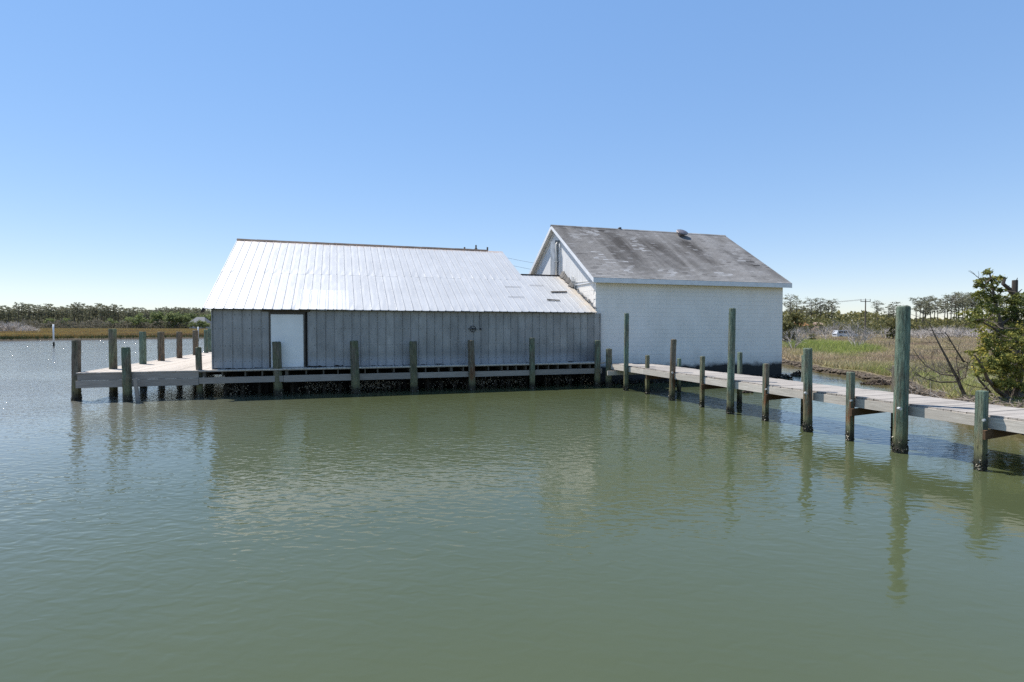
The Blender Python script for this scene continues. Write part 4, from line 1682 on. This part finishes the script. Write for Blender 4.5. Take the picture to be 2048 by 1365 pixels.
# right side: scrub forest, pines above it, silver brush, dead trees
mass('scrub_forest', (1500, 2150), (215, 300), lambda x: 624 + (4 if x > 1680 else -2) + (12 if x > 1800 else 0) + 3 * math.sin(x * .05), 26000, .75, M['scrub'], bias=.85, wob=4)
mass('low_scrub', (1540, 2150), (165, 215), lambda x: 640 + 4 * math.sin(x * .045), 15000, .55, M['scrub'], wob=5)
GR = 'pines above the scrub on the right'
LR = 'tall flat-topped pine above the scrub woodland on the right'
protoR = [pine_proto(s, LR, GR, 26, .20, 26, .5 + .08 * (s % 3), .95) for s in range(70, 76)]
random.seed(11)
pines = [(1578, 592), (1591, 601), (1584, 612), (1600, 615), (1620, 596), (1611, 614), (1641, 600), (1632, 606), (1657, 600), (1664, 606), (1650, 612), (1755, 604), (1785, 606), (1775, 612), (1803, 612), (1832, 597), (1838, 603), (1845, 594), (1852, 594), (1860, 599), (1868, 598), (1875, 606), (1895, 596), (1903, 590), (1912, 587), (1918, 590), (1926, 592), (1934, 590), (1942, 588), (1948, 594), (1955, 598), (1962, 592), (1972, 590), (1980, 594), (1990, 592), (2000, 590), (2012, 594), (2024, 592), (2035, 596), (2047, 592), (2060, 590), (1888, 602), (1930, 600), (1850, 606), (1909, 600)]
for i, (x, ty) in enumerate(pines):
    D = random.uniform(190, 235)
    B = at(x, 665, D)
    s = (at(x, ty, D).z - LZ) / 10
    wd = 1.0 if x > 1800 else 1.05
    copy_tree(random.choice(protoR), (B.x, B.y, LZ - .1), random.uniform(0, 6.28), (s * wd, s * wd, s),
              'tall flat-topped pine just right of the block building' if x < 1615 else 'tall flat-topped pine between the orange roof and the far utility pole' if x < 1700 else 'lone small pine just right of the far utility pole' if x == 1755
              else 'small pine left of the tallest piling top' if x < 1815 else 'tall flat-topped pine in the stand right of the tallest piling' if x < 1885 else 'tall flat-topped pine in the stand just left of the cedar' if x < 1965 else 'tall pine partly hidden behind the cedar')
for p_ in protoR:
    bury(p_)
GS2 = 'silver dead brush in the right-hand marsh'
protoS = [dead_proto(s, 'silver leafless bush in the belt of dead brush across the right-hand marsh', GS2, 3.0, stems=5, lvl=2, r=.06, name='dead_bush', cat='dead bush') for s in (80, 81, 82, 83)]
random.seed(13)
for i in range(95):
    x = random.uniform(1570, 2060) if i < 30 else random.uniform(1765, 1990)
    D = random.uniform(100, 150)
    if 1675 < x < 1700:
        D = 150
    B = at(x, 665, D)
    s = random.uniform(.6, 1.1)
    copy_tree(random.choice(protoS), (B.x, B.y, LZ), random.uniform(0, 6.28), (s * 1.3, s * 1.3, s))
for p_ in protoS:
    bury(p_)
# low brown brush scattered through the near marsh
protoN = [dead_proto(s, 'low brown leafless brush in the grass behind the walkway', 'low brown brush behind the walkway', 1.0, 'browntwig', 'brown_brush', 'brush', 6, 2, .014, .6) for s in (86, 87, 88)]
random.seed(15)
for i in range(44):
    y = random.uniform(676, 775)
    x = random.uniform(1740 + (y - 676) * .7, 2060)
    P = onz(x, y, LZ)
    s = random.uniform(.6, 1.2) * (1 if y > 700 else 1.5)
    copy_tree(random.choice(protoN), P, random.uniform(0, 6.28), (s * 1.3, s * 1.3, s))
for p_ in protoN:
    bury(p_)
# named dead trees
for sd, (x, y, ty), H, lab, st in ((91, (1587, 703, 648), 1, 'grey leafless tree on the marsh just right of the block building', 4),
                                   (92, (1713, 704, 636), 1, 'broad silver leafless tree standing in the bright green marsh patch', 5),
                                   (93, (1651, 684, 648), 1, 'pale leafless tree at the near side of the sand track', 4),
                                   (94, (1616, 684, 650), 1, 'small pale leafless tree between the grey one and the sand track', 4),
                                   (95, (1672, 672, 638), 1, 'white bleached leafless tree behind the sand track beside the parked vehicle', 4)):
    P = onz(x, y, LZ)
    D = depth(P)
    h = at(x, ty, D).z - LZ
    t = dead_proto(sd, lab, None, h, 'deadwood', stems=st + 1, lvl=3, r=.02 * h, spread=.5)
    t.location = (P.x, P.y, LZ)
# green shrubs in the marsh
for sd, (x, y, ty), mat, lab in ((101, (1789, 684, 638), 'scrub', 'olive green cedar shrub left of the tallest piling'),
                                 (102, (1624, 686, 668), 'scrub', 'low dark green bush by the sand track'),
                                 (103, (1572, 692, 640), 'scrub', 'dark green shrub close to the corner of the block building'),
                                 (104, (1590, 672, 625), 'scrub', 'dense evergreen behind the grey leafless tree')):
    P = onz(x, y, LZ)
    D = depth(P)
    h = at(x, ty, D).z - LZ
    t = shrub_proto(sd, lab, 'shrub', None, M[mat], h, 'shrub', 900, h * .075, 1.0)
    t.location = (P.x, P.y, LZ)
# parked vehicle and far sheds
cb = at(1690, 670, 118)
car = thing('parked_car', (cb.x, cb.y, LZ), 'white van-like car parked by the sand track behind the silver tree', 'car')


def cp(a, b, z):
    return Vector((cb.x, cb.y, LZ)) + rx * a + ry * b + Vector((0, 0, z))


def prism(mb, prof, b0, b1):
    n = len(prof)
    vs = [cp(a, b0, z) for a, z in prof] + [cp(a, b1, z) for a, z in prof]
    fs = [tuple(range(n)), tuple(reversed(range(n, 2 * n)))] + [(i, n + i, n + (i + 1) % n, (i + 1) % n) for i in range(n)]
    return mb.add(vs, fs)


prism(MB(), [(-2.2, .4), (2.3, .4), (2.35, .9), (2.1, 1.05), (1.3, 1.12), (.7, 1.75), (-2.0, 1.8), (-2.25, 1.1)], -.9, .9).build('body', M['carpaint'], car)
for a, b in ((-1.85, -.95), (-.8, -.05), (.1, .75)):
    MB().add([cp(a, -.91, 1.12), cp(b + (.25 if b > .5 else 0), -.91, 1.12), cp(b, -.91, 1.62), cp(a, -.91, 1.65)], [(0, 1, 2, 3)]).build('window', M['glass'], car)
for a in (-1.4, 1.45):
    for b in (-.8, .8):
        w_ = MB().tube([cp(a, b - .12, .36), cp(a, b + .12, .36)], .36, 12).build('wheel', M['tyre'], car)
MB().add([cp(-2.26, -.7, .8), cp(-2.26, .7, .8), cp(-2.26, .7, .95), cp(-2.26, -.7, .95)], [(0, 1, 2, 3)]).build('bumper', M['black'], car)
for (x, y, w_, h, D, lab, nm) in ((1607, 652, 9, 10, 180, 'far house with an orange roof half hidden by scrub behind the marsh', 'orange_roofed_house'), (1643, 650, 5, 8, 180, 'small tan shed among the scrub right of the orange roof', 'tan_shed')):
    b = at(x, 660, D)
    wd = w_ * D / FPX
    z1, z2 = at(x, y - 1, D).z, at(x, y - h + 3, D).z
    o = thing(nm, (b.x, b.y, LZ), lab, 'house')
    q = lambda a, c, z: Vector((b.x, b.y, 0)) + rx * a + ry * c + Vector((0, 0, z))
    MB().add([q(-wd, 0, LZ), q(wd, 0, LZ), q(wd, 5, LZ), q(-wd, 5, LZ), q(-wd, 0, z1), q(wd, 0, z1), q(wd, 5, z1), q(-wd, 5, z1)], [(0, 1, 5, 4), (1, 2, 6, 5), (2, 3, 7, 6), (3, 0, 4, 7)]).build('wall', M['tanwall'], o)
    MB().add([q(-wd - .3, -.4, z1 - .1), q(wd + .3, -.4, z1 - .1), q(wd + .3, 2.5, z2), q(-wd - .3, 2.5, z2), q(wd + .3, 5.4, z1 - .1), q(-wd - .3, 5.4, z1 - .1)], [(0, 1, 2, 3), (3, 2, 4, 5), (0, 3, 5), (1, 4, 2)]).build('roof', M['orange'] if nm[0] == 'o' else M['tanwall'], o)


# ------------------------------------------------------------------ marsh grass
def inside(px, py, poly):
    c = np.zeros(len(px), bool)
    n = len(poly)
    for i in range(n):
        x0, y0 = poly[i]
        x1, y1 = poly[(i + 1) % n]
        if y0 == y1:
            continue
        m = ((y0 > py) != (y1 > py)) & (px < (x1 - x0) * (py - y0) / (y1 - y0) + x0)
        c ^= m
    return c


def blades(name, P, h, w_, mat, green, tone, tilt=.35):
    n = len(P)
    a = rng.uniform(0, 6.28, n)
    d = np.stack([np.cos(a), np.sin(a), np.zeros(n)], 1) * (w_ / 2)[:, None]
    top = P + np.stack([rng.normal(0, tilt, n) * h, rng.normal(0, tilt, n) * h, h], 1)
    V = np.stack([P - d, P + d, top], 1).reshape(-1, 3)
    o = raw(name, V, np.arange(n * 3).reshape(-1, 3), mat, tone, kind='stuff')
    at_ = o.data.attributes.new('green', 'FLOAT', 'FACE')
    at_.data.foreach_set('value', green.astype(np.float32))
    return o


# near right marsh, sampled by distance so that blades stay about a pixel wide
land = [(x, y) for x, y in ring if True]
N = 330000
px_ = rng.uniform(1545, 2120, N)
Dd = 14 + 190 * rng.uniform(0, 1, N) ** 1.6
ax_ = (px_ - 1024) / FPX
wx = CX + R0.x * ax_ * Dd + math.sin(YAW) * Dd
wy = CY + R0.y * ax_ * Dd + math.cos(YAW) * Dd
ok = inside(wx, wy, land)
wx, wy, Dd, px_ = wx[ok], wy[ok], Dd[ok], px_[ok]
pn = np.sin(wx * .35 + 1.3 * np.sin(wy * .22)) * np.sin(wy * .31 + wx * .1) + .5 * np.sin(wx * 1.1) * np.sin(wy * .9)
h = (.30 + .20 * rng.uniform(0, 1, len(wx)) + .10 * pn) * np.clip(Dd / 40, .6, 1.25)
# the bright green stand by the creek
yy = 654 + (CH - LZ) * FPX / Dd
cx_ = (px_ - 1660) / 105
cy_ = (yy - 703 - (px_ - 1672) * .07) / 13
gm_ = np.clip((1.15 - np.sqrt(cx_ ** 2 + cy_ ** 2) + .25 * pn) * 2.2, 0, 1) * rng.uniform(.1, .95, len(wx))
nearg = np.clip((38 - Dd) / 14, 0, .65) * rng.uniform(0, 1, len(wx))
gm_ = np.maximum(gm_, nearg)
h = h * (1 + .35 * (gm_ > .4))
blades('marsh_grass', np.stack([wx, wy, np.full(len(wx), LZ - .02)], 1), h, .014 + .0011 * Dd, M['grass'], gm_, rng.uniform(0, 1, len(wx)), .4)
# far left marsh
N = 170000
px_ = rng.uniform(-60, 520, N)
Dd = 100 + 330 * rng.uniform(0, 1, N) ** 1.7
ax_ = (px_ - 1024) / FPX
wx = CX + R0.x * ax_ * Dd + math.sin(YAW) * Dd
wy = CY + R0.y * ax_ * Dd + math.cos(YAW) * Dd
ok = inside(wx, wy, land)
wx, wy, Dd = wx[ok], wy[ok], Dd[ok]
# distance behind the water's edge, for the dark foot of the bank
sd = np.full(len(wx), 1e9)
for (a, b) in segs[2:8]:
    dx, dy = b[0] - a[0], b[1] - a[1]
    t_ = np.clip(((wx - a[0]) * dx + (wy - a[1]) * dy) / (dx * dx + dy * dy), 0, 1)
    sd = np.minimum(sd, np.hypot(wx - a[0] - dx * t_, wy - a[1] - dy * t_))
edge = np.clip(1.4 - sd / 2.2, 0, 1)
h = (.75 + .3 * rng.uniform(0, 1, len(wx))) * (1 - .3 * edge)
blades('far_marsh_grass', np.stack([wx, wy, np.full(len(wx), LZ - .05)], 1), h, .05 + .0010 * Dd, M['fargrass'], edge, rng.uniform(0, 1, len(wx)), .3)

# shell and mud rubble along the right-hand bank
mb = MB()
random.seed(17)
bank = [q for q in shore if 20 < q[0] < 48 and -18 < q[1] < 24]
for a, b in zip(bank, bank[1:]):
    d = Vector((b[0] - a[0], b[1] - a[1])).normalized()
    nn = Vector((d.y, -d.x))
    for i in range(34):
        f = random.random()
        o = random.uniform(-.25, .55)
        mb.chunk((a[0] + (b[0] - a[0]) * f + nn.x * o, a[1] + (b[1] - a[1]) * f + nn.y * o, .24 - .22 * max(0, o)), random.uniform(.04, .15), 1.2, 1.2, .6)
mb.build('bank_rubble', m_simple('muddy_shell_rubble', (.115, .09, .065), .85, var=.85, sc=7), kind='stuff')
# oyster clusters standing in the creek
for (x, y, w_, h_, lab) in ((1598, 751, 1.0, .30, 'dark oyster clump in the water just right of the block building'), (1760, 769, 1.9, .20, 'long brown oyster bar in the creek near the bank'), (1494, 786, .45, .12, 'small oyster clump seen beneath the walkway')):
    P = onz(x, y, 0)
    mb = MB()
    for i in range(int(190 * w_)):
        a, q = random.uniform(0, 6.28), random.uniform(0, 1) ** .6
        mb.shell((P.x + R0.x * math.cos(a) * q * w_ * .5 + .2 * math.sin(a) * q, P.y + R0.y * math.cos(a) * q * w_ * .5 + .5 * math.sin(a) * q * w_ * .4, h_ * (1 - q) * random.uniform(.3, 1)), random.uniform(.06, .14))
    tag(mb.build('oyster_clump', m_simple('brown_oyster', (.075, .055, .04), .8, var=.7, sc=20)), lab, 'oyster clump', 'oyster clumps in the creek')

# ------------------------------------------------------------------ near right: cedar, bare trees, driftwood
random.seed(23)
DB = 17.6


def limb(mb, pts, r0, r1, D=DB, n=6):
    """limb through points the photo shows, with its own depth at each point"""
    P = [at(x, y, D + dd) for x, y, dd in pts]
    k = len(P)
    mb.tube(P, [r0 + (r1 - r0) * i / (k - 1) for i in range(k)], n, cap=False)
    return P


cedar = thing('cedar_tree', onz(2024, 806, LZ), 'large yellow-green cedar with pointed top at the right edge beside the walkway', 'cedar tree')
mb = MB()
limbs = []
limbs.append(limb(mb, [(2026, 812, 0), (2010, 778, .1), (2004, 740, .2), (2010, 700, .2), (2004, 660, .2), (1995, 625, .2), (1988, 590, .2), (1980, 550, .2)], .13, .02))
limbs.append(limb(mb, [(2026, 808, 0), (2036, 770, -.3), (2046, 720, -.5), (2050, 660, -.4), (2056, 600, -.2)], .11, .03))
limbs.append(limb(mb, [(2018, 800, 0), (1995, 782, -.4), (1975, 758, -.7), (1962, 728, -.9), (1950, 712, -1)], .08, .02))
limbs.append(limb(mb, [(2008, 760, .1), (1990, 735, .5), (1975, 712, .8), (1968, 694, 1)], .06, .02))
limbs.append(limb(mb, [(2006, 720, .2), (2030, 690, -.3), (2050, 668, -.8)], .06, .02))
limbs.append(limb(mb, [(2004, 670, .2), (1985, 655, -.2), (1965, 645, -.5), (1950, 640, -.6)], .045, .015))
limbs.append(limb(mb, [(2002, 650, .2), (2025, 632, .1), (2048, 618, 0)], .045, .015))
limbs.append(limb(mb, [(1990, 600, .2), (2002, 585, .3), (2012, 582, .3)], .03, .012))
limbs.append(limb(mb, [(1988, 590, .2), (1970, 575, .1), (1958, 570, 0)], .03, .012))
limbs.append(limb(mb, [(2030, 800, 0), (2055, 780, .3), (2080, 750, .4)], .09, .03))
for i in range(26):
    P = random.choice(limbs)
    k = random.randint(1, len(P) - 2)
    branchy(mb, P[k].lerp(P[k + 1], random.random()), (random.gauss(0, 1), random.gauss(0, 1), random.gauss(0, .5)), random.uniform(.4, 1.0), .022, 1, .6, 3, .0, 4, .2)
mb.build('trunk', M['darktwig'], cedar)
# sprays of foliage: (pixel x, y, depth offset, radius in pixels, density)
sprays = [(1978, 545, .2, 7), (1974, 556, .2, 9), (1984, 562, .1, 8), (1962, 566, 0, 9), (1957, 570, 0, 6), (1975, 572, .2, 11), (1990, 560, .2, 8), (1998, 580, .2, 6), (1974, 588, .3, 9), (1985, 592, .1, 10),
          (1992, 604, .2, 9), (1960, 587, .2, 8), (1955, 592, .2, 6), (1972, 608, .2, 12), (1984, 618, .1, 10), (1966, 618, 0, 12), (1978, 632, -.1, 12), (1955, 626, -.2, 12), (1945, 632, -.4, 10), (1962, 640, -.3, 12), (1948, 640, -.5, 8),
          (2018, 600, .3, 10), (2030, 604, .2, 12), (2042, 600, .1, 12), (2052, 606, .1, 14), (2024, 616, .2, 13), (2040, 620, 0, 14), (2056, 626, 0, 15), (2014, 626, .3, 10), (2030, 636, .1, 13), (2048, 640, -.1, 15), (2008, 644, .4, 10), (2022, 650, .2, 10),
          (1990, 652, .5, 10), (1972, 656, .4, 12), (1985, 668, .3, 13), (2002, 668, .1, 13), (2018, 664, -.1, 12), (2036, 660, -.3, 14), (2052, 668, -.4, 15), (1975, 676, .2, 12), (1990, 686, 0, 15), (2008, 692, -.2, 15), (2026, 686, -.4, 15), (2044, 690, -.6, 16),
          (1962, 700, -.3, 11), (1976, 704, -.5, 14), (1992, 708, -.4, 14), (1956, 714, -.8, 9), (1968, 722, -.8, 12), (1984, 726, -.6, 13), (2002, 724, -.5, 12), (2020, 712, -.6, 14), (2040, 716, -.7, 15), (2056, 720, -.6, 15), (1990, 744, -.6, 12), (2016, 742, -.7, 11),
          (2036, 740, -.8, 12), (2052, 752, -.7, 12), (1972, 742, -.8, 10), (2000, 762, -.3, 10), (2024, 766, -.6, 9), (1946, 706, -.9, 6), (2044, 772, -.5, 11), (1960, 748, -.9, 7), (1986, 764, -.5, 8), (2068, 690, 0, 18), (2070, 650, 0, 18), (2070, 730, 0, 18), (2066, 770, 0, 14)]
for i in range(34):
    y = random.uniform(655, 805)
    x = random.uniform(1962 + abs(y - 715) * .25, 2075)
    sprays.append((x, y, random.uniform(-.9, .5), random.uniform(8, 14)))
C, T_ = [], []
for (x, y, dd, r_) in sprays:
    c0 = at(x, y, DB + dd)
    R_ = r_ * DB / FPX
    for k in range(4):
        sub = np.array(c0) + rng.normal(size=3) * R_ * np.array([.5, .8, .45])
        n_ = int(9 + r_ * 3.1)
        c = sub + rng.normal(size=(n_, 3)) * R_ * np.array([.30, .42, .22])
        C.append(c)
        warm = .62 if y > 655 else .35  # lower sprays yellower and brighter: sunlight put into the leaf tone
        T_.append(np.clip(rng.normal(warm, .16) + rng.uniform(-.25, .35, n_) + (c[:, 2] - sub[2]) / R_ * .35, 0, 1))
C = np.concatenate(C)
T_ = np.concatenate(T_)
V, Fs, tn = leafcloud(C, .06, T_, .1)
raw('foliage', V, Fs, M['cedar'], tn, cedar)

snag = thing('dead_snag', onz(2030, 790, LZ), 'broken grey dead trunk with forked bare limbs rising above the cedar', 'dead tree')
mb = MB()
D2 = 19.2
limb(mb, [(2034, 800, 0), (2032, 700, 0), (2030, 620, 0), (2029, 592, 0), (2030, 561, 0)], .11, .085, D2, 8)
limb(mb, [(2028, 594, 0), (2018, 578, -.1), (2006, 568, -.2), (2009, 558, -.2), (2008, 554.5, -.2)], .075, .04, D2)
limb(mb, [(2030, 590, 0), (2037, 585, .1), (2044, 579, .2)], .035, .012, D2)
limb(mb, [(2012, 573, -.1), (2020, 572, 0)], .018, .008, D2)
limb(mb, [(2033, 562, 0), (2035, 556, 0)], .02, .008, D2)
mb.build('trunk', M['stick'], snag)

bare = thing('bare_tree', onz(1938, 806, LZ), 'dark leaning leafless tree with thin branches between the tallest piling and the cedar', 'bare tree')
mb = MB()
D3 = 18.2
L1 = limb(mb, [(1938, 808, 0), (1924, 780, 0), (1914, 756, 0), (1904, 738, 0), (1893, 716, 0), (1880, 692, 0), (1868, 668, 0), (1858, 645, 0)], .062, .011, D3)
L2 = limb(mb, [(1908, 752, 0), (1880, 748, .2), (1850, 730, .4), (1835, 712, .5), (1826, 698, .5)], .028, .007, D3)
L3 = limb(mb, [(1914, 760, 0), (1930, 756, -.1), (1934, 735, -.1), (1936, 722, -.1)], .025, .007, D3)
L4 = limb(mb, [(1928, 725, .3), (1912, 700, .3), (1895, 672, .3), (1890, 664, .3)], .03, .008, D3)
L5 = limb(mb, [(1918, 764, 0), (1880, 765, .3), (1850, 758, .5), (1826, 745, .6)], .03, .008, D3)
L6 = limb(mb, [(1920, 758, .0), (1914, 735, .1), (1913, 712, .1)], .028, .008, D3)
L7 = limb(mb, [(1945, 730, .3), (1958, 760, .2), (1985, 790, .1), (2015, 806, 0)], .02, .05, D3)
for P in (L1, L2, L3, L4, L5, L6, L7):
    for i in range(6):
        k = random.randint(0, len(P) - 2)
        branchy(mb, P[k].lerp(P[k + 1], random.random()), R0 * random.gauss(-.3, 1) + Vector((0, 0, random.uniform(-.1, 1))) + F0 * random.gauss(0, .6), random.uniform(.3, .8), .011, 1, .5, 2, .1, 3, .15)
mb.build('branches', M['darktwig'], bare)

# small grey twigs tangled in the grass by the walkway
mb = MB()
for i in range(110):
    x, y = random.uniform(1822, 2060), random.uniform(742, 800)
    P = onz(x, y + 8, LZ)
    branchy(mb, P, R0 * random.gauss(0, .8) + Vector((0, 0, random.uniform(.2, 1))) + F0 * random.gauss(0, .5), random.uniform(.3, .75), .008, 1, .6, 3, .0, 3, .2)
mb.build('twig_tangle', M['deadwood'], kind='stuff')
mb = MB()
for i in range(330):
    x = random.uniform(1925, 2075)
    y = random.uniform(792, 812) + (x - 1925) * .06
    P = onz(x, y, LZ + .02 + random.uniform(0, .22))
    a = random.uniform(0, 6.28)
    L = random.uniform(.15, .7)
    d = Vector((math.cos(a), math.sin(a), random.gauss(0, .25)))
    q = Vector((random.gauss(0, .06), random.gauss(0, .06), random.gauss(0, .05)))
    mb.tube([P - d * L / 2, P + q, P + d * L / 2], [.012, .022, .008], 4, cap=False)
mb.build('driftwood_heap', M['browntwig'], kind='stuff')
